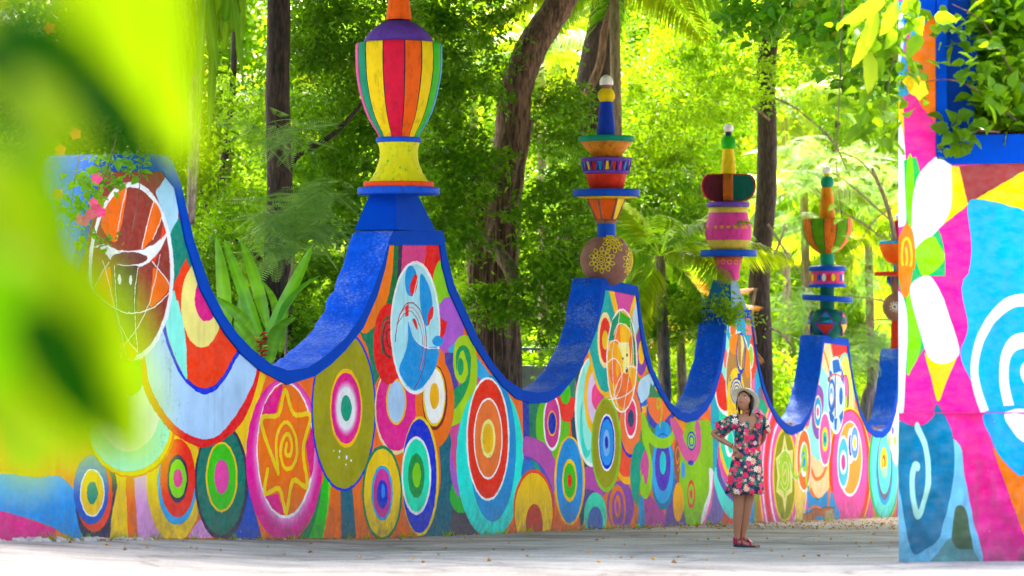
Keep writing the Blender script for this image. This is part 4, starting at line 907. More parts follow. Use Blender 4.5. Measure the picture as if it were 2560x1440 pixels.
# planted soil behind the wall
bx = [];
sel = PX[::12]; q = wpt(sel); tg = np.gradient(q, axis=0); tg /= np.linalg.norm(tg, axis=1)[:, None]; bk = np.stack([-tg[:, 1], tg[:, 0]], axis=1)
A = np.column_stack([q + bk * .5, ground_z(q[:, 0], q[:, 1]) + .02]); B2 = np.column_stack([q + bk * 60, ground_z(q[:, 0] + 50, q[:, 1] + bk[:, 1] * 60) + .3])
V, Fc = grid([A, B2]); tag(link('garden_soil', mesh_from('garden_soil', V, Fc), paint('garden_earth', '35401c', bump=.8, bscale=5, scale=1)), kind='structure')
# ------------------------------------------------------------------ finials
def wall_mid(px):
    p = wpt(px); t = wpt(px + 2) - wpt(px - 2); t /= np.linalg.norm(t); n = np.array([-t[1], t[0]])
    return p + n * WALL_T / 2
class Fin:
    """one ornament read off an elevation: rows in drawing units (oy, k), centre column cxp, foot row yb"""
    def __init__(s, name, px, pyb, oy, k, label, Dadd=0.0):
        # axis stands on the wall's centreline behind column px as seen; solve the distance
        s.k = k; s.oy = oy
        sc = float(wscale(px)); s.D = F / sc + Dadd
        s.sc = F / s.D
        s.pyb = pyb
        x = (px - CX) / s.sc; z = HC + (HY - pyb) / s.sc
        s.root = empty(name, (x, s.D, z), label, 'finial', 'ornamental finials on the wall peaks', rz=0.0)
    def z(s, y): return (s.pyb - (s.oy + y / s.k)) / s.sc
    def r(s, r): return r / s.k / s.sc
    def lathe(s, name, mat, prof, seg=56, label=None, **kw):
        V, Fc = lathe([(s.z(y), s.r(r)) for y, r in prof], seg, **kw)
        V = [Vector(v) * 1.0 for v in V]
        for v in V:      # hand-built, never quite round
            w_ = 1 + .016 * mno.noise(Vector((v.x * 2.2 + s.pyb, v.y * 2.2, v.z * 2.2))) + .007 * mno.noise(Vector((v.x * 9, v.y * 9, v.z * 9 + s.pyb)))
            v.x *= w_; v.y *= w_
        me = mesh_from(name, V, Fc); o = link(name, me, mat, s.root)
        me.polygons.foreach_set('use_smooth', [True] * len(me.polygons))
        if label: o['label'] = label
        return o

def disc_profile(y0, y1, r): return [(y0, 0.001), (y0, r - 3), (y0 + 2, r), (y1 - 2, r), (y1, r - 3), (y1, 0.001)]
gen = dict(bump=.45, var=.22, dirt=.5, spec=.15)
# 1: the balloon-like one
f1 = Fin('balloon_finial', 997, 488, 0, 2.323, 'tall striped balloon shaped finial with purple dome and orange spike, largest on the wall', .22)
FO = paint('finial_orange', 'f06010', **gen); FP = paint('finial_purple', '6a44b0', **gen); FY = paint('finial_yellow', 'f0cc08', **gen)
FR = paint('finial_crimson', 'd8143c', **gen); FT = paint('finial_teal', '089070', **gen); FG = paint('finial_green', '28b418', **gen)
FB = paint('finial_blue', '0850c8', **gen); FC = paint('finial_cyan', '1c98dc', **gen); FM = paint('finial_pink', 'e04098', **gen)
FW = paint('lamp_white', 'f4f2ee', rough=.15, bump=0, var=.03); FBr = paint('finial_brown', '94665a', **gen); FDk = paint('finial_joint', '283058', **gen)
FRed = paint('finial_red', 'd03018', **gen); FLg = paint('finial_lime', '84c010', **gen); FDt = paint('finial_dark_teal', '04685c', **gen)
f1.lathe('lower_disc', FB, disc_profile(1090, 1130, 240)); f1.lathe('upper_disc', paint('finial_redorange', 'f04c18', **gen), disc_profile(1058, 1091, 204))
# speckled waisted foot
m = paint('speckled_foot_paint', 'd4d010', **gen).copy(); m.name = 'speckled_foot'
nt = m.node_tree; b = nt.nodes['Principled BSDF']; src = b.inputs['Base Color'].links[0].from_socket
vo = N(nt, 'ShaderNodeTexNoise'); vo.inputs['Scale'].default_value = 17; vo.inputs['Detail'].default_value = 2
tc = N(nt, 'ShaderNodeTexCoord'); nt.links.new(tc.outputs['Object'], vo.inputs['Vector'])
r = N(nt, 'ShaderNodeMapRange'); r.inputs[1].default_value = .66; r.inputs[2].default_value = .69; nt.links.new(vo.outputs[0], r.inputs[0])
mx = N(nt, 'ShaderNodeMix', data_type='RGBA'); mx.inputs[7].default_value = (.05, .5, .04, 1); nt.links.new(r.outputs[0], mx.inputs[0]); nt.links.new(src, mx.inputs[6]); nt.links.new(mx.outputs[2], b.inputs['Base Color'])
f1.lathe('foot', m, [(1060, 178), (1030, 155), (1000, 138), (960, 122), (920, 112), (880, 110), (850, 116), (828, 126)])
f1.lathe('collar', FB, disc_profile(800, 830, 131))
prof = [(803, 112), (770, 128), (740, 148), (700, 172), (650, 195), (600, 212), (540, 228), (480, 240), (420, 248), (350, 252), (290, 251), (262, 248), (256, 244), (255, 225)]
f1.lathe('bowl_core', FDk, [(y, r - 5) for y, r in prof], 56)
seq = [FR, FO, FY, FG, FC, FM, FT, FY, FR, FG, FO, FC, FM, FT, FY]; 
bounds = [-18.4, 10.6, 33.5, 54, 74, 94]      # degrees from the viewer, to the right
ang = [-18.4, 10.6, 34, 54.5, 75, 95, 119, 143, 167, 191, 215, 239, 257, 276, 294, 313.5, 341.6]
cols = [FR, FO, FY, FG, FC, FM, FT, FY, FR, FO, FG, FC, FC, FM, FT, FY]
for i in range(16):
    a0, a1 = math.radians(ang[i] - 90 + .8), math.radians(ang[i + 1] - 90 - .8)
    f1.lathe('gore', cols[i], prof, 5, a0=a0, a1=a1)
f1.lathe('dome', FP, [(258, 215), (250, 207), (230, 198), (205, 182), (180, 160), (155, 130), (135, 98), (120, 60), (112, 30), (110, .001)])
f1.lathe('spike', FO, [(116, 76), (0, 62), (-140, 46), (-150, 40)]); f1.lathe('ball', FY, [(-150, 20), (-160, 40), (-185, 50), (-210, 42), (-226, 15), (-228, .001)])
# 2: stacked pots
f2 = Fin('stacked_pot_finial', 1516, 702, 160, 2.483, 'finial of stacked pots with round brown flower pot, pierced purple band and white lamp cap', .25)
f2.lathe('round_pot', FBr, [(y, max(.01, 163 * math.sqrt(max(0, 1 - ((y - 1218) / 163) ** 2)))) for y in list(range(1376, 1080, -12)) + [1078, 1074]] + [(1074, .01)])
f2.lathe('neck', FB, [(1085, 58), (990, 58)]); f2.lathe('ring', FBr, [(995, 50), (990, 64), (978, 67), (966, 62), (962, 50)])
def funnel(fin, y0, y1, r0, r1, mats, edge, name='funnel_panel', rot=.5):
    for i in range(6):
        a0, a1 = rot + i * math.pi / 3, rot + (i + 1) * math.pi / 3
        def pt(a, y, r): return Vector((fin.r(r) * math.cos(a), fin.r(r) * math.sin(a), fin.z(y)))
        V = [pt(a0, y0, r0), pt(a1, y0, r0), pt(a1, y1, r1), pt(a0, y1, r1)]
        c = sum(V, Vector()) / 4; link(name, mesh_from(name, [c + (v - c) * .94 + Vector((v.x, v.y, 0)).normalized() * .004 for v in V] + [v * .9 + Vector((0, 0, v.z * .1)) for v in V], [(0, 1, 2, 3), (0, 4, 5, 1), (1, 5, 6, 2), (2, 6, 7, 3), (3, 7, 4, 0)], False), mats[i % len(mats)], fin.root)
        V2, F2 = tube([pt(a0, y0, r0), pt(a0, y1, r1)], [fin.r(8), fin.r(7)], 8); link('rib', mesh_from('rib', V2, F2), edge, fin.root)
funnel(f2, 966, 832, 62, 118, [FO, FY, FO], FBr, rot=-2.05)
f2.lathe('plate', FB, disc_profile(780, 824, 207)); f2.lathe('plate_underside', FY, [(824, .01), (826, 190), (838, 120)])
f2.lathe('red_pot', FRed, [(778, .01), (778, 104), (700, 124), (676, 131)])
f2.lathe('band_backing', FDk, [(680, 128), (600, 146)])
f2.lathe('band_lower', FP, [(684, 130), (680, 140), (668, 144), (660, 136)]); f2.lathe('band_upper', FP, [(612, 140), (606, 156), (590, 161), (584, 156), (583, .01)])
wc = [FC, FY, FRed, FM, FC, FY, FRed]
for i in range(20):
    a = math.radians(18 * i); a2 = math.radians(18 * i + 9)
    flip = i % 2
    def bp_(aa, y, r): return Vector((f2.r(r) * math.cos(aa), f2.r(r) * math.sin(aa), f2.z(y)))
    h = math.radians(5.6)
    w0, w1 = (h, h * .45) if flip else (h * .45, h)
    V = [bp_(a - w0, 662, 136), bp_(a + w0, 662, 136), bp_(a + w1, 608, 149), bp_(a - w1, 608, 149)]
    V += [v * .9 + Vector((0, 0, v.z * .1)) for v in V]
    link('window_inset', mesh_from('window_inset', V, [(0, 1, 2, 3), (0, 4, 5, 1), (1, 5, 6, 2), (2, 6, 7, 3), (3, 7, 4, 0)], False), wc[i % 7], f2.root)
    s_ = 1 if flip else -1
    V2, F2 = tube([bp_(a2 - s_ * .035, 668, 139), bp_(a2 + s_ * .035, 602, 152)], [f2.r(7)] * 2, 6); link('slanting_bar', mesh_from('slanting_bar', V2, F2), FP, f2.root)
f2.lathe('orange_bowl', paint('bowl_ochre', 'd88410', bump=.6, dirt=.7), [(582, .01), (580, 82), (482, 166), (478, 160)]); f2.lathe('bowl_rim', FT, [(486, 165), (480, 173), (456, 174), (450, 168), (450, .01)])
f2.lathe('cone', paint('cobalt', '0838b0', **gen), [(450, 61), (236, 40)]); f2.lathe('ball', FY, [(240, 30), (230, 42), (210, 52), (192, 53), (170, 46), (154, 34), (150, .01)])
f2.lathe('socket', FBr, [(152, 28), (128, 28)]); f2.lathe('lamp_globe', FW, [(130, .01), (130, 43), (118, 43), (100, 41), (82, 32), (70, 16), (66, .01)])
# yellow flower traced on the round pot
def on_sphere(fin, yc, R, pts, rad, mat, name):
    mb = MB()
    for line in pts:
        P = []
        for (u, v) in line:
            th = u / R; ph = v / R
            P.append(Vector((fin.r(R + 1) * math.sin(th) * math.cos(ph), -fin.r(R + 1) * math.cos(th) * math.cos(ph), fin.z(yc) - fin.r(R) * math.sin(ph))))
        V, Fc = tube(P, [fin.r(rad)] * len(P), 5); mb.add(V, Fc)
    return mb.build(name, mat, fin.root)
def flower(cu, cv_):
    L_ = []
    for rr in (12, 22): L_.append([(cu + rr * math.cos(t), cv_ + rr * math.sin(t)) for t in np.linspace(0, 6.3, 18)])
    for i in range(10):
        a = i * 2 * math.pi / 10
        for (r0, r1, wd) in ((30, 60, 13), (52, 88, 12)):
            aa = a + (0 if r0 == 30 else .31)
            pts = []
            for t in np.linspace(0, 1, 9):
                wv = wd * math.sin(math.pi * t) ; rr = r0 + (r1 - r0) * t
                pts.append((rr, wv))
            pts += [(r, -w_) for r, w_ in pts[::-1]]
            L_.append([(cu + r * math.cos(aa) - w_ * math.sin(aa), cv_ + r * math.sin(aa) + w_ * math.cos(aa)) for r, w_ in pts])
    return L_
FYl = paint('motif_yellow', 'f0d820', bump=0)
on_sphere(f2, 1218, 163, flower(-38, 0), 2.6, FYl, 'flower_motif'); on_sphere(f2, 1218, 163, flower(190, 10), 2.6, FYl, 'flower_motif'); on_sphere(f2, 1218, 163, flower(50, -130), 2.6, FYl, 'flower_motif')
# 3: pink pot with fins
f3 = Fin('pink_pot_finial', 1821, 701, 280, 2.77, 'finial with fat pink pot, rounded red edged fins and yellow cone', .35)
f3.lathe('tapered_pot', FM, [(1166, 72), (1100, 78), (1060, 84), (1020, 90)]); f3.lathe('pot_rim', paint('terracotta', 'c06030', **gen), [(1024, 85), (1018, 101), (1003, 101), (998, 90)])
f3.lathe('plate', FB, disc_profile(956, 1000, 194)); f3.lathe('pot_foot', paint('straw_paint', 'd8c048', **gen), [(958, .01), (956, 120), (930, 136), (888, 152)])
f3.lathe('pot_belly', FM, [(889, 152), (870, 158), (840, 163), (810, 162), (780, 155), (740, 143), (700, 134), (696, 130)]); f3.lathe('pot_neck', paint('straw_paint2', 'd8c048', **gen), [(698, 134), (660, 134), (656, .01)])
f3.lathe('rim_disc', FP, disc_profile(625, 658, 148))
FMar = paint('fin_maroon', '7c2848', **gen); FRE = paint('fin_edge_red', 'c01c38', **gen)
def fin_plate(fin, a, matL, matR, t=10, edge=None):
    prof = [(0, 622), (90, 622), (132, 612), (164, 588), (184, 552), (190, 515), (186, 480), (172, 450), (148, 432), (0, 425)]
    ca, sa = math.cos(a), math.sin(a)
    for (side, mm, nm) in ((1, matL, 'fin_face'), (-1, matR, 'fin_face')):
        V = [Vector((fin.r(x * .94) * ca - sa * fin.r(t + 1) * side, fin.r(x * .94) * sa + ca * fin.r(t + 1) * side, fin.z(523 + (y - 523) * .92))) for x, y in prof]
        V += [Vector((fin.r(x * .94) * ca, fin.r(x * .94) * sa, fin.z(523 + (y - 523) * .92))) for x, y in prof]
        n = len(prof); link(nm, mesh_from(nm, V, [tuple(range(n))] + [(i, (i + 1) % n, (i + 1) % n + n, i + n) for i in range(n)], False), mm, fin.root)
    V = [Vector((fin.r(x) * ca - sa * fin.r(t) * s, fin.r(x) * sa + ca * fin.r(t) * s, fin.z(y))) for s in (-1, 1) for x, y in prof]
    n = len(prof); link('fin', mesh_from('fin', V, [tuple(range(n)), tuple(range(2 * n - 1, n - 1, -1))] + [(i, (i + 1) % n, (i + 1) % n + n, i + n) for i in range(n)], False), edge or FRE, fin.root)
FOc = paint('fin_ochre', 'b86018', **gen)
fin_plate(f3, math.radians(-8), FT, FDt); fin_plate(f3, math.radians(188), FMar, FMar); fin_plate(f3, math.radians(-97), FOc, FLg, 30, FOc); fin_plate(f3, math.radians(82), FOc, FLg)
f3.lathe('fin_core', FOc, [(626, 34), (424, 34), (422, .01)])
f3.lathe('cone', FY, [(428, 54), (256, 38)]); f3.lathe('ball', FG, [(260, 30), (246, 44), (225, 51), (205, 52), (184, 46), (168, 32), (163, .01)]); f3.lathe('socket', FDk, [(166, 22), (136, 22)]); f3.lathe('lamp_globe', FW, [(142, .01), (140, 18), (128, 31), (110, 36), (95, 32), (84, 18), (81, .01)])
FGo = paint('motif_gold', 'e8a018', bump=0)
def scroll(cu, cv_, w): return [[(cu + w * t * .5 * math.cos(t * 1.3 + p), cv_ + w * t * .35 * math.sin(t * 1.3 + p)) for t in np.linspace(.5, 4.5, 14)] for p in (0, 2.1, 4.2)]
pl_ = []
for c in (-190, -105, -60, -15, 35, 90, 120, 200): pl_ += scroll(c, 0, 6.5)
on_sphere(f3, 800, 160, pl_, 2.6, FGo, 'gold_scrolls')
mb = MB()
for i in range(12):
    a = i * math.pi / 6
    P = [Vector((f3.r(89) * math.cos(a + .16 * math.cos(t)), f3.r(89) * math.sin(a + .16 * math.cos(t)), f3.z(1040 + 13 * math.sin(t)))) for t in np.linspace(0, 6.2, 12)]
    V, Fc = tube(P, [f3.r(4)] * 12, 5); mb.add(V, Fc)
mb.build('gold_scrolls', FGo, f3.root)
# 4: segmented bowl
f4 = Fin('bowl_finial', 2068, 845, 390, 2.88, 'finial with green and orange segmented bowl, pink drum and teal ball crossed by purple diamonds', .45)
f4.lathe('ball_base', FDt, [(1312, 70), (1290, 95), (1250, 125), (1205, 140), (1165, 136), (1130, 112), (1105, 70), (1098, .01)])
f4.lathe('stem', FDt, [(1104, 52), (1040, 52)]); f4.lathe('stem', FDt, [(1010, 50), (940, 50)]); f4.lathe('stem', FT, [(800, 50), (700, 50)])
d = f4.lathe('tilted_plate', FB, disc_profile(1005, 1046, 180)); 
for v in d.data.vertices: v.co.z -= v.co.x * .06
f4.lathe('drum_base', FB, disc_profile(920, 946, 134)); f4.lathe('drum', FM, [(924, 120), (824, 120)]); f4.lathe('drum_cap', FB, [(830, .01), (829, 131), (826, 134), (800, 134), (796, 130), (784, 60), (782, .01)])
oc = [FW, FY, FB, FRed, FO]
for i in range(22):
    a = i * 2 * math.pi / 22 + .1; V = [Vector((f4.r(121.5) * math.cos(a), f4.r(121.5) * math.sin(a), f4.z(875)))]
    for t in range(12):
        tt = t * math.pi / 6; aa = a + .125 * math.cos(tt); V.append(Vector((f4.r(122) * math.cos(aa), f4.r(122) * math.sin(aa), f4.z(875 + 28 * math.sin(tt)))))
    link('painted_roundel', mesh_from('painted_roundel', V, [(0, 1 + t, 1 + (t + 1) % 12) for t in range(12)], False), oc[(i * 3) % 5], f4.root)
pr = [(705, 50), (690, 78), (660, 112), (620, 146), (580, 166), (540, 177), (500, 181), (460, 181), (452, 178), (450, .01)]
f4.lathe('bowl_core', FDk, [(y, max(.01, r - 4)) for y, r in pr])
for i in range(12):
    a = math.radians(-105 + 30 * i)
    f4.lathe('gore', paint('gore_lime', '5c9c08', bump=.4, dirt=.5, spec=.1) if i % 2 else paint('gore_orange', 'e8740c', bump=.4, dirt=.9), pr[:-1], 4, a0=a + .02, a1=a + math.radians(30) - .02)
f4.lathe('cone', paint('cone_orange', 'e8840c', **gen), [(452, 58), (226, 38)]); f4.lathe('ball', FT, [(230, 30), (216, 42), (195, 48), (170, 46), (150, 34), (140, .01)]); f4.lathe('lamp_ring', FY, [(142, 20), (134, 24), (126, 20)]); f4.lathe('lamp_globe', FW, [(136, .01), (132, 18), (118, 32), (103, 35), (88, 31), (76, 18), (72, .01)])
def arc(u0, v0, u1, v1, n=8): return [(u0 + (u1 - u0) * t, v0 + (v1 - v0) * t) for t in np.linspace(0, 1, n)]
def diamond(c): return [arc(c - 75, 0, c, -100), arc(c, -100, c + 65, 0), arc(c + 65, 0, c, 95), arc(c, 95, c - 75, 0), arc(c - 75, 0, c + 65, 0)]
FPu = paint('frame_purple', '6a3c98', **gen)
for c, m1, m2 in ((-30, FC, FRed), (150, FO, FY), (-210, FC, FY), (330, FRed, FC)):
    on_sphere(f4, 1205, 138, diamond(c), 6, FPu, 'diamond_frame')
    for (mm, s) in ((m1, -1), (m2, 1)):
        V = []; n = 8
        for i in range(n + 1):
            for j in range(n + 1):
                v = s * 96 * j / n; wdt = 1 - j / n; u = c + (-72 + 134 * i / n) * wdt + 0 * (1 - wdt)
                R = 138; th, ph = u / R, v / R
                V.append(Vector((f4.r(R + 2) * math.sin(th) * math.cos(ph), -f4.r(R + 2) * math.cos(th) * math.cos(ph), f4.z(1205) - f4.r(R) * math.sin(ph))))
        link('painted_field', mesh_from('painted_field', V, [(i * (n + 1) + j, (i + 1) * (n + 1) + j, (i + 1) * (n + 1) + j + 1, i * (n + 1) + j + 1) for i in range(n) for j in range(n)]), mm, f4.root)
# 5: half hidden behind the near wall
f5 = Fin('brown_pot_finial', 2247, 872, 390, 2.88, 'farthest finial, half hidden by the near wall, with red plate and brown pots', .5)
f5.lathe('red_base', FRed, [(1390, 60), (1180, 52)]); f5.lathe('round_pot', FBr, [(1190, 45), (1170, 75), (1130, 108), (1085, 118), (1040, 106), (1005, 76), (990, 50)])
f5.lathe('tapered_pot', FBr, [(995, 46), (930, 60), (866, 84)]); f5.lathe('plate', FRed, disc_profile(832, 864, 172)); f5.lathe('stem', FC, [(835, 40), (770, 40)])
f5.lathe('bowl', FO, [(778, 40), (760, 80), (720, 115), (680, 130), (640, 136), (622, 136)]); f5.lathe('bowl_rim', FC, [(634, 137), (622, 141), (612, 136), (612, .01)]); f5.lathe('cone', FR, [(615, 62), (465, 34)]); f5.lathe('lamp_globe', FW, [(468, 10), (455, 28), (435, 32), (415, 20), (408, .01)])
mb = MB()
for i in range(14):
    a = i * .45; L1 = 30 + 18 * (i % 3)
    V, Fc = tube([Vector((f5.r(86) * math.cos(a), f5.r(86) * math.sin(a), f5.z(868))), Vector((f5.r(78) * math.cos(a), f5.r(78) * math.sin(a), f5.z(868 + L1)))], [f5.r(6)] * 2, 5); mb.add(V, Fc)
mb.build('blue_drips', FB, f5.root)
def sun_motif(cu):
    L_ = [[(cu + 14 * math.cos(t), 14 * math.sin(t)) for t in np.linspace(0, 6.3, 12)]]
    for i in range(10):
        a = i * .628; L_.append([(cu + r * math.cos(a + .15 * math.sin(r / 5)), r * math.sin(a + .15 * math.sin(r / 5))) for r in np.linspace(16, 42, 7)])
    return L_
on_sphere(f5, 1085, 116, sun_motif(-48), 2.5, FW, 'sun_motif')
# ------------------------------------------------------------------ vegetation
LM_dark = leafmat('broadleaf_dark', (.009, .065, .002), (.075, .26, .005), (.34, .74, .005), .48, .4, .3, aged=.8)
LM_mid = leafmat('broadleaf_mid', (.02, .12, .002), (.16, .36, .004), (.50, .84, .006), .55, .45, .25, aged=.8)
LM_lime = leafmat('broadleaf_lime', (.04, .17, .003), (.18, .38, .004), (.30, .54, .005), .5, .5, .2)
LM_palm = leafmat('palm_green', (.02, .15, .008), (.12, .36, .012), (.52, .88, .02), .5, .4, .3)
LM_palmy = leafmat('palm_yellow', (.10, .26, .004), (.34, .48, .006), (.55, .72, .01), .55, .45, .25)
LM_dry = leafmat('palm_dry', (.22, .07, .01), (.50, .22, .04), (.8, .35, .04), .45, .6, .2)
LM_fern = leafmat('feathery_green', (.05, .17, .05), (.16, .36, .10), (.50, .85, .15), .5, .5, .3)
LM_banana = leafmat('banana_leaf', (.02, .17, .006), (.10, .42, .01), (.38, .85, .015), .42, .3, .5)
BK_dark = bark('bark_dark', (.012, .007, .006), (.085, .05, .038)); BK_fig = bark('bark_fig', (.05, .028, .016), (.30, .17, .10), .8); BK_pale = bark('bark_pale', (.16, .11, .07), (.45, .33, .22), .8)

def unit(a): return a / (np.linalg.norm(a, axis=-1, keepdims=True) + 1e-9)
def leaf_arrays(C, L, asp=.42, droop=.5, fold=.18, jit=.5):
    n = len(C); d = rng.normal(size=(n, 3)); d[:, 2] = d[:, 2] * .6 - droop; d = unit(d)
    r = unit(np.cross(d, rng.normal(size=(n, 3)) * .55 + np.array([0, 0, 1.0]))); nn = np.cross(r, d)
    Ls = (L * (1 + jit * rng.uniform(-1, 1, n)))[:, None]
    mid = C + d * Ls * .42
    V = np.stack([C, mid + r * Ls * asp * .5 + nn * Ls * fold, C + d * Ls - nn * Ls * .05, mid - r * Ls * asp * .5 + nn * Ls * fold], axis=1).reshape(-1, 3)
    i = np.arange(n)[:, None] * 4
    T = np.concatenate([i + np.array([0, 1, 2]), i + np.array([0, 2, 3])], axis=1).reshape(-1, 3)
    return V, T
def round_leaf_arrays(C, L, asp=.75, droop=.5, fold=.14, jit=.5):
    """heart-ish leaf of seven points for plants close to the camera"""
    n = len(C); d = rng.normal(size=(n, 3)); d[:, 2] = d[:, 2] * .6 - droop; d = unit(d)
    r = unit(np.cross(d, rng.normal(size=(n, 3)) * .55 + np.array([0, 0, 1.0]))); nn = np.cross(r, d)
    Ls = (L * (1 + jit * rng.uniform(-1, 1, n)))[:, None]; w = Ls * asp * .5
    f = lambda t, s, k: C + d * Ls * t + r * w * s + nn * Ls * k
    V = np.stack([C, f(.12, .75, fold * .6), f(.42, 1.0, fold), f(.78, .5, fold * .3), f(1.0, 0, -.12), f(.78, -.5, fold * .3), f(.42, -1.0, fold), f(.12, -.75, fold * .6), f(.45, 0, 0)], axis=1).reshape(-1, 3)
    i = np.arange(n)[:, None] * 9
    T = np.concatenate([i + np.array([8, a, (a + 1) % 8]) for a in range(8)], axis=1).reshape(-1, 3)
    return V, T
def tints(n, base, clus=None, amp=.35):
    t = rng.uniform(0, 1, n) * amp + base
    if clus is not None: t = t + clus
    return np.repeat(np.clip(t, 0, 1), 4)
def blob_leaves(blobs, L, per=60, crad=.35, base=.2, rl=False, **kw):
    """blobs: (px, py, D, rx_px, ry_px, rz_m, n_clusters)"""
    Cs, cl = [], []
    for (px, py, D, rx, ry, rz, nc) in blobs:
        c = np.array(at(px, py, D)); s = F / D; nc = int(nc)
        q = unit(rng.normal(size=(nc, 3))) * rng.uniform(.15, 1, (nc, 1)) ** .45
        q = c + q * np.array([rx / s, rz, ry / s])
        tv = rng.uniform(-.25, .45, nc)
        for k in range(nc):
            m_ = rng.integers(int(per * .5), int(per * 1.5))
            # leaves strung along a few twigs so that the clump has gaps
            tw = unit(rng.normal(size=(5, 3)) * np.array([1, 1, .55])) * crad
            w = rng.integers(0, 5, m_); t = rng.uniform(.1, 1, (m_, 1))
            Cs.append(q[k] + tw[w] * t * rng.uniform(.7, 1.5) + rng.normal(0, L * .55, (m_, 3))); cl.append(np.full(m_, tv[k]))
    C = np.concatenate(Cs); cl = np.concatenate(cl)
    if rl:
        V, T = round_leaf_arrays(C, L, **kw); return V, T, np.repeat(tints(len(C), base, cl)[::4], 9)
    V, T = leaf_arrays(C, L, **kw)
    return V, T, tints(len(C), base, cl)
def crown(name, parent, mat, blobs, L, kind=None, **kw):
    V, T, t = blob_leaves(blobs, L, **kw)
    if parent is not None: V = V - np.array(parent.location)
    o = link(name, mesh_tris(name, V, T, False, t), mat, parent)
    if kind: o['kind'] = kind
    return o
def ppath(pts, D): return [at(a, b, D) if len(q_) == 2 else at(a, b, q_[2]) for q_ in pts for a, b in [q_[:2]]]
def limb(name, parent, mat, pts, w0, w1, D, seg=10, wob=.12, n=6):
    """pts in elevation px (optional own depth); widths in px"""
    P = ppath(pts, D); P = [Vector(p) for p in catmull([tuple(p) for p in P], n)]
    s = F / D; R = [(w0 + (w1 - w0) * i / (len(P) - 1)) / 2 / s for i in range(len(P))]
    V, Fc = tube(P, R, seg, wob)
    if parent is not None: V = [v - parent.location for v in V]
    return link(name, mesh_from(name, V, Fc), mat, parent)
def gbase(px, D):
    x = (px - CX) / F * D; return (x, D, float(ground_z(x, D)))

# straight dark trunk left of centre
def ground_py(D): return HG + HC * F / D
t1 = empty('garden_tree', gbase(693, 36), 'straight dark trunked tree behind the first dip of the wall, beside the broad leaved plant', 'tree')
limb('trunk', t1, BK_dark, [(690, ground_py(36)), (700, 900), (692, 700), (700, 500), (694, 250), (697, 0), (690, -250), (700, -520)], 78, 48, 36, 18, .10)
crown('crown', t1, LM_dark, [(800, 260, 38, 170, 330, 1.6, 120), (880, 480, 38.5, 150, 260, 1.5, 80), (760, 760, 38, 130, 170, 1.2, 60), (880, 60, 38, 200, 160, 1.6, 70), (650, -180, 37, 400, 120, 3, 60)], .11, per=75, crad=.42, base=.12)
limb('limb', t1, BK_dark, [(700, 430), (760, 380), (840, 330), (920, 240)], 22, 8, 37); limb('limb', t1, BK_dark, [(700, 700), (640, 640), (540, 560), (500, 470)], 16, 6, 36.5)

t2 = empty('fig_tree', gbase(1240, 45), 'big brown fig tree with fluted multiple stems and a trunk curving up to the right', 'tree')
for (pts, a, b_) in ([[(1228, ground_py(45)), (1238, 900), (1232, 780), (1250, 640), (1262, 480), (1280, 330), (1292, 220), (1330, 120), (1380, 40), (1425, -40), (1500, -250)], 108, 66],
                     [[(1190, ground_py(45)), (1205, 900), (1195, 760), (1185, 620), (1200, 480), (1225, 380)], 52, 34],
                     [[(1278, ground_py(45)), (1284, 880), (1262, 740), (1285, 600), (1278, 450)], 46, 34],
                     [[(1215, ground_py(45), 44.7), (1220, 820, 44.7), (1215, 700, 44.7), (1240, 560, 44.7)], 40, 30],
                     [[(1252, ground_py(45), 44.6), (1258, 860, 44.6), (1236, 720, 44.6), (1246, 600, 44.6)], 36, 26]):
    limb('trunk', t2, BK_fig, pts, a, b_, 45, 16, .10)
limb('branch', t2, BK_pale, [(1140, 545, 44), (1190, 585, 44), (1240, 625, 44), (1270, 665, 44), (1292, 712, 44.3)], 26, 40, 45, 12)
limb('branch', t2, BK_fig, [(1262, 560, 44.6), (1290, 480, 44.5), (1312, 380, 44.5), (1330, 300, 44.4)], 26, 12, 45)
limb('branch', t2, BK_fig, [(1180, 640, 44.6), (1190, 800, 44.6), (1176, 720, 44.6), (1182, 560, 44.6), (1150, 420, 44.6)], 16, 10, 45)
for i in range(14):
    x0 = rnd.uniform(1175, 1300); limb('aerial_root', t2, BK_fig, [(x0, rnd.uniform(480, 650), 44.4), (x0 + rnd.uniform(-8, 8), 760, 44.4), (x0 + rnd.uniform(-14, 14), ground_py(45), 44.3)], 7, 6, 45, 6, .2)
crown('crown', t2, LM_dark, [(1060, 260, 43, 120, 330, 1.6, 105), (1160, 440, 43.5, 90, 150, 1, 36), (1150, 120, 44, 160, 190, 2, 70), (1390, 290, 45.5, 80, 130, 1, 36), (1390, 560, 43.5, 100, 160, 1.2, 54), (1370, 740, 43, 95, 110, 1.2, 46), (1110, 560, 43, 90, 110, 1, 34), (1200, 760, 43.5, 60, 60, .6, 14), (1300, -150, 45, 500, 130, 4, 70), (1440, 880, 46, 80, 90, 1, 24)], .115, per=75, crad=.42, base=.14)

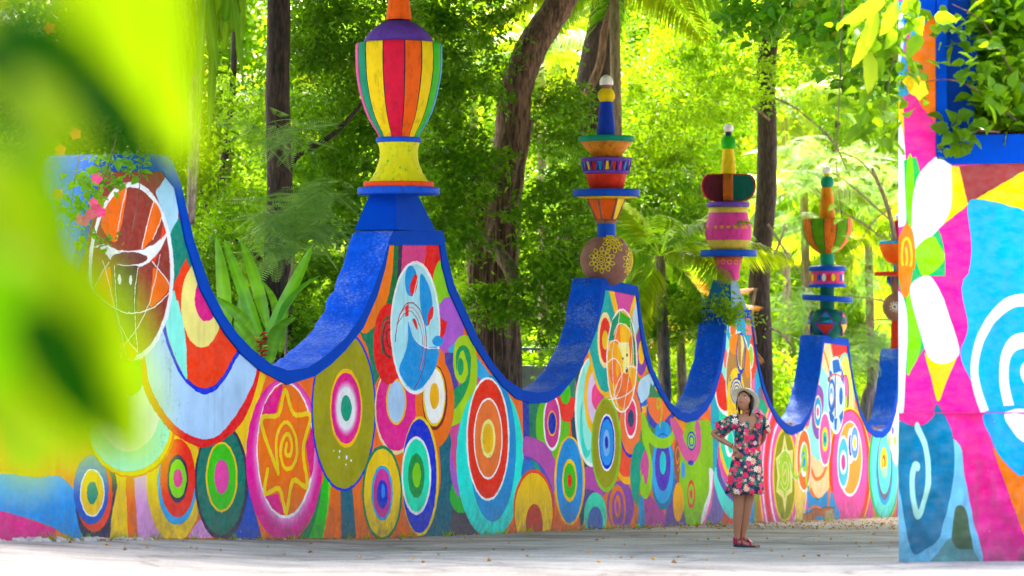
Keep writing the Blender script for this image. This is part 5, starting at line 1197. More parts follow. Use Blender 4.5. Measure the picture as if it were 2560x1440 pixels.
t3 = empty('dark_trunk_tree', gbase(1470, 54), 'dark leaning tree trunk behind the stacked pot finial, forked near the top', 'tree')
limb('trunk', t3, BK_dark, [(1440, ground_py(54)), (1450, 800), (1440, 600), (1470, 420), (1478, 260), (1500, 120), (1530, -20), (1590, -260)], 96, 84, 54, 16, .1)
limb('branch', t3, BK_fig, [(1465, 240, 53), (1500, 160, 53), (1515, 60, 53), (1560, -40, 53)], 22, 18, 54)
crown('crown', t3, LM_mid, [(1660, 300, 55, 130, 160, 1.5, 60), (1600, 520, 53, 110, 220, 1.4, 75), (1740, 480, 54, 80, 120, 1.2, 30), (1480, 480, 53, 70, 160, 1, 30), (1560, -120, 54, 420, 140, 4, 80)], .12, per=70, crad=.5, base=.05)
crown('crown', t3, LM_dark, [(1690, 520, 52, 90, 100, 1, 30), (1620, 640, 51, 110, 140, 1.2, 50), (1660, 780, 49, 120, 80, 1.0, 45), (1420, 400, 52, 60, 160, 1, 30)], .115, per=70, crad=.42, base=.1)
limb('branch', t3, BK_dark, [(1560, 860, 50), (1640, 800, 49), (1740, 770, 47.5), (1850, 790, 46.8)], 9, 4, 48)
crown('branch_leaves', t3, LM_mid, [(1760, 775, 47, 100, 34, .4, 34), (1840, 790, 46.6, 36, 34, .3, 10)], .10, per=30, crad=.28, base=.1)

t4 = empty('far_dark_tree', gbase(1910, 60), 'tall dark straight trunk between the third and fourth wall peaks', 'tree')
limb('trunk', t4, BK_dark, [(1908, ground_py(60)), (1905, 900), (1898, 700), (1914, 520), (1918, 350), (1915, 200), (1925, 0), (1920, -260)], 56, 44, 60, 14, .1)
limb('branch', t4, BK_pale, [(1888, 860, 59.5), (1880, 780, 59.4), (1890, 720, 59.4)], 10, 6, 60)
crown('crown', t4, LM_mid, [(1880, 120, 59, 260, 170, 2.5, 120), (1760, 200, 58, 110, 150, 1.5, 50), (1930, -100, 60, 420, 110, 3, 60), (2120, 60, 52, 90, 130, 1.5, 50)], .13, per=60, crad=.55, base=.25)
for (a, b_) in (((1920, 560), (2010, 700)), ((1925, 300), (1800, 250)), ((1925, 820), (1990, 880)), ((1935, 640), (1960, 560)), ((1800, 255), (1660, 270)), ((1925, 240), (2060, 330)), ((2060, 330), (2120, 430))):
    limb('branch', t4, BK_pale, [a + (59,), ((a[0] + b_[0]) / 2 + rnd.uniform(-12, 12), (a[1] + b_[1]) / 2 - 14, 59), b_ + (59,)], 7, 3, 60, 6)

def forest_tree(px, D, label, mat, blobs, L, tw=40, tmat=BK_dark, **kw):
    e_ = empty('garden_tree', gbase(px, D), label, 'tree', 'trees filling the garden behind the wall')
    limb('trunk', e_, tmat, [(px, ground_py(D)), (px + 12, 800), (px - 8, 500), (px + 20, 250), (px + 30, -80)], tw, tw * .5, D, 10)
    crown('crown', e_, mat, blobs, L, **kw); return e_
forest_tree(560, 42, 'bright leafy tree beyond the heliconia, sunlit yellow green', LM_mid, [(590, 640, 42, 150, 200, 1.6, 80), (560, 380, 42, 170, 230, 1.6, 80), (520, 860, 41, 100, 100, 1.2, 30)], .12, 26, per=55, crad=.5, base=.3)
forest_tree(480, 37, 'darker bush just behind the left slope of the wall', LM_dark, [(520, 690, 35, 70, 190, 1, 42), (620, 800, 36, 90, 90, 1, 32), (600, 590, 36, 90, 110, 1, 20), (760, 830, 36.5, 90, 80, 1, 26)], .11, 14, per=60, crad=.4, base=.25)
forest_tree(300, 34, 'yellow green tree crown at the upper left behind the near leaves', LM_lime, [(250, 200, 33, 330, 260, 2.5, 150), (420, 420, 33, 120, 160, 1, 40), (60, 420, 32, 200, 260, 2, 60)], .12, 26, per=50, crad=.5, base=.3)
forest_tree(1000, 64, 'pale sunlit tree seen through gaps right of the balloon finial', LM_lime, [(900, 300, 64, 300, 420, 3, 170), (1130, 640, 62, 160, 200, 2, 60), (1180, 200, 64, 200, 300, 2, 70)], .17, 20, per=55, crad=.8, base=.25)
forest_tree(1380, 70, 'bright lime tree in the middle background between the trunks', LM_lime, [(1400, 400, 70, 260, 380, 3, 190), (1420, 760, 68, 180, 160, 2, 60), (1560, 100, 72, 260, 220, 3, 90)], .18, 22, per=55, crad=.9, base=.35)
forest_tree(1760, 76, 'airy green tree behind the pink pot finial', LM_mid, [(1740, 420, 76, 200, 360, 3, 230), (1800, 760, 74, 160, 220, 2, 80), (1780, 100, 78, 240, 200, 3, 90)], .19, 20, per=50, crad=.9, base=.45)
forest_tree(2080, 84, 'very bright hazy tree crown behind the segmented bowl finial', LM_lime, [(2100, 500, 84, 240, 420, 3, 260), (2120, 860, 82, 200, 160, 2, 80), (2100, 120, 86, 240, 240, 3, 90)], .20, 20, per=50, crad=1.0, base=.3)
# unseen canopy above the picture, its crown masses laid out to shade the road
CANT = []
for i in range(3):
    q = unit(rng.normal(size=(300, 3))) * rng.uniform(0, 1, (300, 1)) ** .4 * np.array([4.6, 4.6, 1.0])
    C = (q[:, None, :] + rng.normal(0, .36, (300, 30, 3))).reshape(-1, 3); C[:, 2] = np.maximum(C[:, 2], -1.0)
    Vv, T = leaf_arrays(C, .26, asp=.55); m_ = mesh_tris('crown', Vv, T, False, tints(len(C), .2)); m_.materials.append(LM_dark); CANT.append(m_)
def canopy(parent, start, spots):
    """limbs from the trunk top to crown masses spread above the road"""
    for i, (x, y) in enumerate(spots):
        h = .207 * y + 3.0 - SL * y
        o = bpy.data.objects.new('crown', CANT[i % 3]); COL.objects.link(o); o.parent = parent; o.location = Vector((x, y, h)) - parent.location; o.rotation_euler = (0, 0, rnd.uniform(0, 6.28))
        a = Vector(start); c = Vector((x, y, h + .3)); m_ = (a + c) / 2 + Vector((0, 0, 1.4))
        P = [Vector(p) - parent.location for p in catmull([tuple(a), tuple(m_), tuple(c)], 4)]
        V, Fc = tube(P, [.14 - .012 * k for k in range(len(P))], 7); link('limb', mesh_from('limb', V, Fc), BK_dark, parent)
canopy(t1, at(700, -520, 36), [(-3.5, 27.3), (.2, 27), (4, 27.3), (-4, 31), (0, 32), (4, 31), (-1, 37), (-4, 36.5)])
canopy(t2, at(1500, -250, 45), [(3.5, 37), (1, 43), (5.5, 43), (9.5, 42), (-2.5, 43), (0, 49)])
canopy(t3, at(1590, -260, 54), [(4.5, 49), (9, 48.5), (7.5, 55), (-1.5, 55)])
canopy(t4, at(1920, -260, 60), [(12, 55), (9, 61), (13.5, 61), (12.5, 67)])
for (x, y, lab, sp) in ((13.5, 30, 'unseen tall tree added at the near right to shade the road, its crown above the picture', [(8, 27), (8.2, 31.5), (12.5, 32), (8, 36.5), (12.5, 37)]),
                        (18.5, 44, 'unseen tall tree added on the right to shade the road, far from the camera', [(14, 43), (13.5, 49), (18, 49), (17, 55), (18, 61)])):
    e_ = empty('added_shade_tree', (x, y, float(ground_z(x, y))), lab, 'tree', 'unseen trees added right of the road for shade')  # out-of-view trees added to keep the sun off the road
    hh = .207 * y + 2.6; V, Fc = tube([Vector((0, 0, 0)), Vector((.2, .1, hh * .5)), Vector((0, 0, hh))], [.3, .24, .16], 10); link('trunk', mesh_from('trunk', V, Fc), BK_dark, e_)
    canopy(e_, (x, y, hh - SL * y), sp)

# undergrowth nobody could count
V, T, tt = blob_leaves([(px, 1010 - 0 * px, D, 130, 170, 1.5, 60) for px, D in ((520, 40), (760, 44), (1000, 48), (1240, 52), (1400, 52), (1560, 58), (1740, 64), (1900, 68), (2100, 74), (2260, 78), (300, 38), (80, 34))], .2, per=40, crad=.7, base=.3)
tag(link('undergrowth', mesh_tris('undergrowth', V, T, False, tt), LM_mid), kind='stuff')
V, T, tt = blob_leaves([(px, py, 98, 260, 330, 3, 300) for px in range(-200, 2900, 330) for py in (120, 620, 1020)], .34, per=42, crad=1.6, base=.45)
tag(link('distant_woodland', mesh_tris('distant_woodland', V, T, False, tt), LM_mid), kind='stuff')

# palms
def frond_mesh(name, L, leafL, n, droop, seed):
    r_ = np.random.default_rng(seed); V, T, tn = [], [], []
    t = np.linspace(0, 1, 14); P = np.stack([L * t * (1 - .12 * t), .04 * L * np.sin(t * 3), L * (.25 * t - droop * t ** 2)], axis=1)
    for i in range(len(P) - 1):      # midrib
        a, b_ = P[i], P[i + 1]; w = .02 * (1 - i / 14) + .004; o = len(V)
        V += [a + [0, w, 0], a - [0, w, 0], b_ + [0, w, 0], b_ - [0, w, 0]]; T += [(o, o + 1, o + 2), (o + 1, o + 3, o + 2)]; tn += [.9] * 4
    for k in range(n):
        u = .12 + .86 * k / n; j = u * 13; i = int(j); c = P[i] + (P[min(i + 1, 13)] - P[i]) * (j - i); d = P[min(i + 1, 13)] - P[i]; d = d / np.linalg.norm(d)
        ll = leafL * (math.sin(math.pi * min(1, u * .9 + .12)) ** .6)
        for s in (-1, 1):
            v = np.array([d[0] * .55, s * 1.0, -.25 + d[2] * .5 + r_.normal(0, .08)]); v /= np.linalg.norm(v); w = .030 + .008 * r_.random()
            m_ = c + v * ll * .5; e_ = c + v * ll + np.array([0, 0, -ll * (.28 + .2 * r_.random())])
            o = len(V); V += [c, m_ + d * w, m_ - d * w, e_]; T += [(o, o + 1, o + 2), (o + 1, o + 3, o + 2)]; tn += [r_.random() * .7 + .15] * 4
    return mesh_tris(name, np.array(V), np.array(T), False, np.array(tn))
FR_g = [frond_mesh('frond', 3.2, .75, 60, .55, i) for i in range(3)]
FR_y = [m.copy() for m in FR_g]; FR_d = [m.copy() for m in FR_g]
for m in FR_g: m.materials.append(LM_palm)
for m in FR_y: m.materials.append(LM_palmy)
for m in FR_d: m.materials.append(LM_dry)
def palm(px, py, D, label, n=13, size=1.0, kinds='gy', trunk=True, spread=(-.9, .9)):
    b0 = gbase(px, D); e_ = empty('palm_tree', b0, label, 'palm', 'palms in the garden behind the wall')
    top = at(px, py, D) - Vector(b0)
    if trunk:
        V, Fc = tube([Vector((0, 0, -.1)), top * .5 + Vector((.1, 0, 0)), top], [.16, .13, .11], 12, .08); link('trunk', mesh_from('trunk', V, Fc), BK_pale, e_)
    for i in range(n):
        k = kinds[i % len(kinds)]; me = {'g': FR_g, 'y': FR_y, 'd': FR_d}[k][i % 3]
        o = bpy.data.objects.new('frond', me); COL.objects.link(o); o.parent = e_; o.location = top
        o.rotation_euler = (rnd.uniform(-.5, .5), -rnd.uniform(spread[0], spread[1]) , i * 2.4 + rnd.uniform(-.3, .3)); s = size * rnd.uniform(.8, 1.15); o.scale = (s, s, s)
    return e_
palm(1535, -50, 52, 'green palm with fronds hanging from the top, right of the stacked pot finial', 15, 1.0, 'gyg', spread=(-.5, .6))
palm(1350, 130, 60, 'pale palm crown between the two leaning trunks', 12, .9, 'gyy')
palm(1600, 560, 57.5, 'palm with long green fronds left of the pink pot finial', 14, 1.1, 'ggy')
palm(1650, 640, 48.5, 'palm with arching fronds low behind the pink pot finial', 14, .85, 'gyg')
palm(2010, 480, 66, 'palm with drooping yellow fronds left of the segmented bowl finial', 14, 1.1, 'gyy')
palm(2170, 600, 66.5, 'palm with yellow fronds beyond the segmented bowl finial', 14, 1.1, 'yyg')
palm(1700, 830, 58, 'low palm with orange brown dry fronds behind the third dip of the wall', 10, .8, 'dyd', spread=(-.2, 1.2))
palm(560, 250, 44, 'yellow palm crown left of the dark straight trunk', 13, .9, 'yyg')
palm(120, 60, 34, 'palm fronds at the upper left corner', 13, .8, 'yyg')
palm(1180, 100, 66, 'palm crown high in the middle background', 12, 1.0, 'gyy')
palm(1960, 240, 80, 'palm crown high behind the tall dark trunk', 14, 1.2, 'yyg')
# small tufted palm trunk behind the fourth dip
e_ = empty('tufted_tree', gbase(2172, 66), 'leaning pale trunk topped by a spiky yellow tuft behind the fourth dip of the wall', 'tree')
limb('trunk', e_, BK_pale, [(2150, ground_py(66)), (2160, 1030), (2178, 960), (2190, 900)], 26, 22, 66)
V, T, tn = [], [], []
for i in range(70):
    a = rnd.uniform(0, 6.28); el = rnd.uniform(-.3, 1.3); c = at(2192, 905, 66) - e_.location; d = Vector((math.cos(a) * math.cos(el), math.sin(a) * math.cos(el), math.sin(el)))
    s = d.cross(Vector((0, 0, 1))).normalized() * .02; o = len(V); Ln = rnd.uniform(.35, .6)
    V += [c - s, c + s, c + d * Ln - Vector((0, 0, .12)), ]; T += [(o, o + 1, o + 2)]; tn += [rnd.random()] * 3
link('leaf_tuft', mesh_tris('leaf_tuft', np.array(V), np.array(T), False, tn), LM_palmy, e_)

# feathery foliage
def pinnate():
    V, T, tn = [], [], []
    for k in range(22):
        u = k / 22
        for s in (-1, 1):
            c = np.array([.4 * u, 0, -.08 * u * u]); v = np.array([.35, s * 1, -.1]); l_ = .075 * math.sin(math.pi * (u * .8 + .15)); o = len(V)
            V += [c, c + v * l_ * .5 + [.006, 0, 0], c + v * l_, c + v * l_ * .5 - [.006, 0, 0]]; T += [(o, o + 1, o + 2), (o, o + 2, o + 3)]; tn += [.4 + .4 * u] * 4
    o = len(V); V += [np.array([0, .003, 0]), np.array([0, -.003, 0]), np.array([.4, 0, -.08])]; T += [(o, o + 1, o + 2)]; tn += [.2] * 3
    return np.array(V), np.array(T), np.array(tn)
PV, PT, PTn = pinnate()
def feathery(name, parent, mat, blobs, scale):
    VV, TT, TN = [], [], []; off = 0
    for (px, py, D, rx, ry, rz, n) in blobs:
        c = np.array(at(px, py, D)); s = F / D
        for k in range(n):
            p = c + unit(rng.normal(size=3)) * rng.uniform(.1, 1) ** .5 * np.array([rx / s, rz, ry / s])
            R = np.array(Matrix.Rotation(rng.uniform(0, 6.28), 3, 'Z') @ Matrix.Rotation(rng.uniform(-.3, .7), 3, 'Y') @ Matrix.Rotation(rng.uniform(-.7, .7), 3, 'X'))
            VV.append(p + (PV @ R.T) * scale * rng.uniform(.7, 1.4)); TT.append(PT + off); TN.append(np.clip(PTn + rng.uniform(-.3, .3), 0, 1)); off += len(PV)
    V = np.concatenate(VV) - np.array(parent.location); return link(name, mesh_tris(name, V, np.concatenate(TT), False, np.concatenate(TN)), mat, parent)
fe = empty('feathery_shrub', gbase(730, 34), 'feathery pale green shrub in front of the straight dark trunk', 'shrub')
limb('stem', fe, BK_pale, [(720, ground_py(34)), (715, 800), (735, 640), (740, 480)], 10, 4, 34)
feathery('foliage', fe, LM_fern, [(745, 560, 33.5, 110, 35, .7, 60), (690, 520, 33.5, 70, 40, .6, 36), (800, 480, 33.5, 80, 25, .5, 36), (700, 330, 33.5, 60, 60, .5, 30), (720, 620, 33.5, 60, 30, .5, 36)], 1.5)
fe = empty('feathery_tree', gbase(2240, 62), 'feathery thin leaved tree around the segmented bowl finial', 'tree')
limb('trunk', fe, BK_pale, [(2260, ground_py(62)), (2255, 800), (2230, 560), (2180, 420)], 24, 8, 62)
for (a, b_) in (((2240, 620), (2020, 500)), ((2235, 560), (1990, 380)), ((2250, 800), (2110, 840)), ((2250, 760), (2000, 760)), ((2200, 460), (2100, 380)), ((2250, 860), (1990, 900)), ((2230, 520), (2140, 620))):
    limb('branch', fe, BK_pale, [a + (64,), ((a[0] + b_[0]) / 2, (a[1] + b_[1]) / 2 - 18, 64), b_ + (64,)], 6, 2, 62, 6)
feathery('foliage', fe, LM_fern, [(2010, 400, 63, 90, 80, 1, 150), (2170, 440, 65, 80, 110, 1, 150), (1980, 560, 63, 60, 50, 1, 60), (2150, 690, 65, 60, 80, 1, 70), (1990, 780, 62, 80, 80, 1, 90), (2180, 860, 64, 60, 50, 1, 90), (2140, 900, 62, 50, 50, 1, 50)], 1.5)

# broad banana-like plant behind the first dip
def blade(a, b_, w, bend=.12, fold=.16, side=None, seg=10, tip=.0, wav=.05):
    a, b_ = Vector(a), Vector(b_); d = b_ - a; L_ = d.length; d.normalize()
    r = (side or Vector((1, .25, 0))); r = (r - d * r.dot(d)).normalized(); n = d.cross(r)
    V, T = [], []
    for i in range(seg + 1):
        t = i / seg; c = a + d * L_ * t + n * L_ * bend * math.sin(math.pi * t) ; ww = w * math.sin(math.pi * min(1, .06 + t * .94)) ** .55 * (1 - .25 * t)
        if i == seg: ww = .0005
        wv = wav * w * math.sin(t * 17)
        V += [c - r * ww / 2 + n * (abs(ww) * fold + wv), c - r * ww / 4 + n * ww * fold * .55, c, c + r * ww / 4 + n * ww * fold * .55, c + r * ww / 2 + n * (abs(ww) * fold - wv)]
    for i in range(seg):
        for k in range(4):
            o = i * 5 + k; T.append((o, o + 1, o + 6)); T.append((o, o + 6, o + 5))
    return np.array(V), np.array(T)
def add_blade(name, parent, mat, a, b_, w, tint=.5, vein=0.0, **kw):
    V, T = blade(a, b_, w, **kw); tn = np.full(len(V), tint) + np.repeat(rng.normal(0, vein, len(V) // 5), 5) + np.tile([0, .0, .35, .0, 0], len(V) // 5)
    if parent is not None: V = V - np.array(parent.location)
    return link(name, mesh_tris(name, V, T, True, np.clip(tn, 0, 1)), mat, parent)
he = empty('heliconia', gbase(665, 32), 'broad leaved heliconia with red and yellow bracts rising behind the first dip', 'plant')
SH = F / 32
for (a, b_, w, D, tn, bd) in (((560, 880), (540, 590), 58, 32.4, .4, .05), ((655, 850), (560, 598), 44, 31.8, .5, .1), ((668, 820), (600, 596), 46, 32.2, .45, .08), ((665, 840), (782, 612), 44, 31.7, .75, .1), ((684, 860), (802, 688), 40, 31.8, .7, .12),  # right-hand leaves get a paler tint that paints sunlight into them
                        ((676, 908), (742, 792), 62, 31.4, .15, .1), ((640, 860), (538, 742), 48, 31.6, .15, .15), ((628, 900), (560, 850), 46, 31.3, .1, .15), ((630, 860), (602, 716), 42, 32.3, .3, .1), ((690, 840), (652, 700), 36, 32.4, .3, .1), ((640, 900), (585, 800), 60, 31.2, .15, .1), ((700, 880), (720, 760), 36, 32.5, .3, .1)):
    add_blade('leaf', he, LM_banana, at(a[0], a[1], D), at(b_[0], b_[1], D - .3), w * .78 / SH, tn, bend=bd * rnd.uniform(1.2, 2.2) * rnd.choice((-1, 1, 1)), vein=.14, seg=26, side=Vector((1, rnd.uniform(-.9, .9), rnd.uniform(-.3, .3))), wav=.03)
for (x0, x1) in ((672, 676), (664, 655), (680, 690), (655, 640)):
    limb('stem', he, paint('stem_green', '5c8c28', bump=0), [(x0, ground_py(32)), (x0, 950), (x1, 820)], 11, 7, 32)
RB = paint('bract_red', 'c8101c', bump=0, rough=.35); YB = paint('bract_yellow', 'f0b818', bump=0)
for i in range(6):
    for s in (-1, 1):
        c = at(650 + 3 * i % 5, 842 + i * 11, 31.2); V, T = blade(c, c + Vector((s * .11, -.03, .045)), .055, side=Vector((0, 1, .3)), fold=.5, seg=5)
        link('bract', mesh_tris('bract', V - np.array(he.location), T, True), RB if (i + (s > 0)) % 4 else YB, he)

# hanging strap leaves at the top left
st = empty('hanging_strap_fern', at(520, -60, 27), 'cluster of long pale strap leaves hanging from the top of the picture', 'plant')
for i in range(34):
    x0 = rnd.uniform(380, 600); ln = rnd.uniform(160, 480) * (1 if x0 < 540 else .65); D = 27 + rnd.uniform(-.5, .5)
    add_blade('leaf', st, LM_lime, at(x0, -90 + rnd.uniform(0, 80), D), at(x0 + rnd.uniform(-30, 40), -60 + ln, D + rnd.uniform(-.2, .2)), rnd.uniform(24, 38) / (F / 27), rnd.uniform(0, .6), bend=rnd.uniform(-.04, .04), fold=rnd.uniform(0, .3), wav=.12, side=Vector((rnd.uniform(.4, 1), rnd.uniform(-1, 1), 0)))
limb('stem', st, BK_pale, [(560, -150), (540, -60), (470, -40)], 30, 20, 27)
for i in range(3): limb('aerial_root', st, BK_pale, [(480 + i * 14, -40, 27), (478 + i * 10, 300, 27), (470 + i * 6, 560, 27.5)], 16 - i * 4, 10, 27, 6)

# flowering vine over the left peak
vi = empty('flowering_vine', at(235, 380, 22.0), 'bougainvillea vine with bright pink flowers hanging over the leftmost wall peak', 'vine')
crown('leaves', vi, LM_dark, [(260, 430, 22, 75, 60, .3, 12), (200, 480, 22, 45, 60, .3, 10), (190, 570, 22, 30, 50, .25, 4), (255, 600, 22, 40, 16, .2, 3), (320, 400, 22, 30, 20, .2, 3)], .08, per=11, crad=.14, base=.3, asp=.8, rl=True)
for p in ([(300, 300), (270, 420), (230, 520), (250, 620)], [(340, 330), (350, 450), (330, 580)], [(200, 380), (180, 500), (170, 620)]): limb('stem', vi, BK_fig, p, 4, 2, 22, 6)
PK = paint('petal_pink', 'd81070', bump=0, rough=.5)
def flower_mesh(r):
    V, T = [], []
    for i in range(5):
        a = i * 1.257; c = np.array([math.cos(a), 0, math.sin(a)]); s = np.array([-math.sin(a), 0, math.cos(a)]); o = len(V)
        V += [np.zeros(3), c * r * .6 + s * r * .42 + [0, -r * .25, 0], c * r + [0, -r * .15, 0], c * r * .6 - s * r * .42 + [0, -r * .25, 0]]; T += [(o, o + 1, o + 2), (o, o + 2, o + 3)]
    return mesh_tris('flower', np.array(V), np.array(T))
fm = flower_mesh(.058); fm.materials.append(PK)
for (px, py) in ((240, 520), (228, 535), (250, 530), (212, 552), (200, 548), (243, 446), (236, 508)):
    o = bpy.data.objects.new('flower', fm); COL.objects.link(o); o.parent = vi; o.location = at(px, py, 21.75) - vi.location; o.rotation_euler = (rnd.uniform(-.5, .5), rnd.uniform(0, 6), rnd.uniform(-.6, .6))
OR_ = paint('petal_orange', 'f07818', bump=0, rough=.5); fo = flower_mesh(.06); fo.materials.append(OR_)
for (px, py) in ((152, 375), (146, 485), (125, 70), (190, 335)):
    o = bpy.data.objects.new('flower', fo); COL.objects.link(o); o.parent = vi; o.location = at(px, py, 21.75) - vi.location; o.rotation_euler = (0, rnd.uniform(0, 6), 0)

# plants on and before the near wall at the right
bu = empty('planter_bush', at(2500, 330, 20.5), 'leafy vine spilling over the near wall at the upper right', 'vine')
crown('leaves', bu, LM_mid, [(2520, 130, 20.3, 70, 110, .5, 30), (2550, 250, 20.3, 45, 70, .4, 20), (2460, 30, 20.2, 50, 40, .3, 8), (2490, 220, 19.9, 40, 60, .3, 10), (2530, -10, 20.2, 80, 60, .4, 22)], .13, per=16, crad=.2, base=.1, asp=.8, rl=True)
crown('leaves', bu, LM_lime, [(2405, 330, 19.8, 26, 36, .1, 5), (2375, 70, 19.8, 36, 30, .2, 4), (2450, 140, 19.6, 45, 60, .2, 7)], .11, per=9, crad=.12, base=.2, asp=.8, rl=True)
crown('leaves', bu, LM_lime, [(2265, 190, 19.7, 36, 60, .2, 5), (2320, 150, 19.7, 30, 40, .2, 2)], .11, per=7, crad=.14, base=.35, asp=.8, rl=True)
for p in ([(2540, 300), (2450, 230), (2380, 200), (2300, 210), (2260, 260)], [(2540, 200), (2460, 60), (2380, 10)], [(2500, 330), (2430, 330), (2400, 370)]): limb('stem', bu, BK_fig, p, 5, 2, 19.8, 6)
wf = flower_mesh(.09); wf.materials.append(paint('petal_yellow', 'f8d010', bump=0, rough=.5))
for (px, py) in ((2288, 215), (2278, 205), (2296, 225), (2175, 170)):
    o = bpy.data.objects.new('flower', wf); COL.objects.link(o); o.parent = bu; o.location = at(px, py, 19.5) - bu.location; o.rotation_euler = (0, rnd.uniform(0, 6), .3)
ov = empty('overhanging_branch', at(2200, -80, 19.2), 'branch of yellow and lime leaves hanging in from the top beside the near wall', 'branch')
crown('leaves', ov, LM_lime, [(2170, 60, 19.2, 70, 90, .3, 9), (2230, 20, 19.2, 60, 60, .3, 8), (2200, 290, 19.4, 40, 60, .2, 5)], .15, per=9, crad=.2, base=.3, asp=.6, droop=.9, rl=True)
crown('leaves', ov, LM_dark, [(2150, 90, 23, 100, 90, .4, 34), (2050, 60, 24, 80, 70, .3, 26), (2220, 150, 23, 30, 80, .2, 14), (1900, 50, 25, 110, 60, .4, 20), (2140, 210, 24, 60, 50, .3, 12)], .11, per=14, crad=.2, base=.4, asp=.8, rl=True)
for p in ([(2330, -120), (2220, -20), (2130, 30)], [(2260, -100), (2190, 60), (2175, 190)], [(2240, -100), (2235, 120), (2205, 300)], [(2110, -100), (2100, 200), (2092, 420), (2108, 560)]): limb('twig', ov, BK_fig, p, 4, 2, 19.3, 6)
for (px, py, s) in ((2092, 398, -1), (2104, 428, 1), (2098, 470, -1), (2094, 500, 1), (2092, 515, -1), (2106, 548, -1), (2178, 414, 1), (2160, 418, -1), (2095, 395, 1), (2105, 590, 1), (2100, 620, -1)):
    add_blade('leaf', ov, LM_mid, at(px, py, 19.3), at(px + s * 22, py + 14, 19.2), .062, rnd.uniform(.3, .9), seg=5)
for (a, b_, w, tn) in (((2210, 0), (2105, 60), 40, .8), ((2190, 30), (2130, 170), 44, .9), ((2170, 130), (2170, 235), 44, .95), ((2240, 10), (2200, 90), 40, .6)):
    add_blade('leaf', ov, LM_palmy, at(a[0], a[1], 18.9), at(b_[0], b_[1], 18.8), w / (F / 19), tn, fold=.1)

# a spray of leaves right in front of the lens
NLX = 0
nl = empty('near_leaf_spray', at(-200, 900, 1.6), 'large out of focus lime and green leaves right before the lens at the left', 'plant')
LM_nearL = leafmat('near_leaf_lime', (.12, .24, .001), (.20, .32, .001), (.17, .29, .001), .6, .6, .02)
LM_nearD = leafmat('near_leaf_shaded', (.004, .030, .0003), (.008, .055, .0005), (.006, .06, .0003), .35, .6, .01)  # dark copy of the near leaf, shade from other leaves painted into its colour
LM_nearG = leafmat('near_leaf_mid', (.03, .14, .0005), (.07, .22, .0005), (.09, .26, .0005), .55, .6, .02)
NEAR = [  # base px, tip px, width px, distance, material
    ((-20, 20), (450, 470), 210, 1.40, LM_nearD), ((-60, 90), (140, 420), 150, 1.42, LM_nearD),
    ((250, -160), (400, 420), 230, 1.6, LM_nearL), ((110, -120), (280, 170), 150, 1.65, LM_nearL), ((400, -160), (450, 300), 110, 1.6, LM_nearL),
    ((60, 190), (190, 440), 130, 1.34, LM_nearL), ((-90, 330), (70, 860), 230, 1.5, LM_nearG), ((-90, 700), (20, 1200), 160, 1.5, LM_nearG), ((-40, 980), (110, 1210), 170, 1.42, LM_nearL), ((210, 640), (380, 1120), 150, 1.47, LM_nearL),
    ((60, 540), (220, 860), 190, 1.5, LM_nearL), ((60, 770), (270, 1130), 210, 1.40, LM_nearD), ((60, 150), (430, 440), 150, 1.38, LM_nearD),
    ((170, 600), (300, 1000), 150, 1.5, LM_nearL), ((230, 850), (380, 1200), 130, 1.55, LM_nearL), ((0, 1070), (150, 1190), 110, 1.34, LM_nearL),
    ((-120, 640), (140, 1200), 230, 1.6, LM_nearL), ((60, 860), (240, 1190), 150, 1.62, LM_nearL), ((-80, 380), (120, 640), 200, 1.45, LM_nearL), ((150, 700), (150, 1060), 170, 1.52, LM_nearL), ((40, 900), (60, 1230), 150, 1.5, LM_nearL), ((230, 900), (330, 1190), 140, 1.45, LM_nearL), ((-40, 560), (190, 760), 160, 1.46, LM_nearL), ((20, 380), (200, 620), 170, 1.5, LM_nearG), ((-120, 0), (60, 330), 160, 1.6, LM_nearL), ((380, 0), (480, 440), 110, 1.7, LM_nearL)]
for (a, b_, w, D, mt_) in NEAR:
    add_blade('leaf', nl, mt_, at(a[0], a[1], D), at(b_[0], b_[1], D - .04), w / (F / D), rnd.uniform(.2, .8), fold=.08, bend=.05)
for (pts) in ([(-300, 1500), (-100, 900), (20, 500), (60, 80), (200, -200)],): limb('stem', nl, paint('stem_green', '5c8c28'), pts, 40, 20, 1.6, 8)

# ------------------------------------------------------------------ low stone wall glimpsed behind
lw = empty('stone_wall', gbase(1310, 50), 'low grey rendered wall glimpsed behind the second dip', 'wall')
sz = 50 / F
LZ = lw.location.z
mb = MB(); mb.box((0, 0, HC + (HY - 920) * sz - .9 - LZ), (1.6, .2, 1.9)); mb.build('wall_body', paint('grey_render', '8c8c84', dirt=.6, bump=.8, bscale=12), lw, False)
mb = MB(); mb.box((0, -.02, HC + (HY - 872) * sz - LZ), (1.64, .28, .06)); mb.build('coping', paint('grey_cap', '6c7c80', bump=.5), lw, False)

# fallen leaves
def litter(n, region, L, name, mat, lab=None):
    V, T = [], []
    for i in range(n):
        px = rnd.uniform(*region[0]); D = rnd.uniform(*region[1]); x = (px - CX) / F * D; z = float(ground_z(x, D)) + .012; a = rnd.uniform(0, 6.28); l_ = L * rnd.uniform(.5, 1.3); o = len(V)
        d = np.array([math.cos(a), math.sin(a), .1]) * l_; s = np.array([-math.sin(a), math.cos(a), .0]) * l_ * .3; c = np.array([x, D, z])
        V += [c, c + d * .5 + s + [0, 0, .02], c + d, c + d * .5 - s + [0, 0, .03 * rnd.random()]]; T += [(o, o + 1, o + 2), (o, o + 2, o + 3)]
    return link(name, mesh_tris(name, np.array(V), np.array(T), False, np.repeat(rng.uniform(0, 1, n), 4)), mat)
LL = leafmat('fallen_leaf', (.20, .10, .03), (.75, .38, .04), (.7, .4, .05), .15, .7, .2)
tag(litter(1500, ((1250, 2350), (38, 60)), .05, 'leaf_litter', LL), kind='stuff')
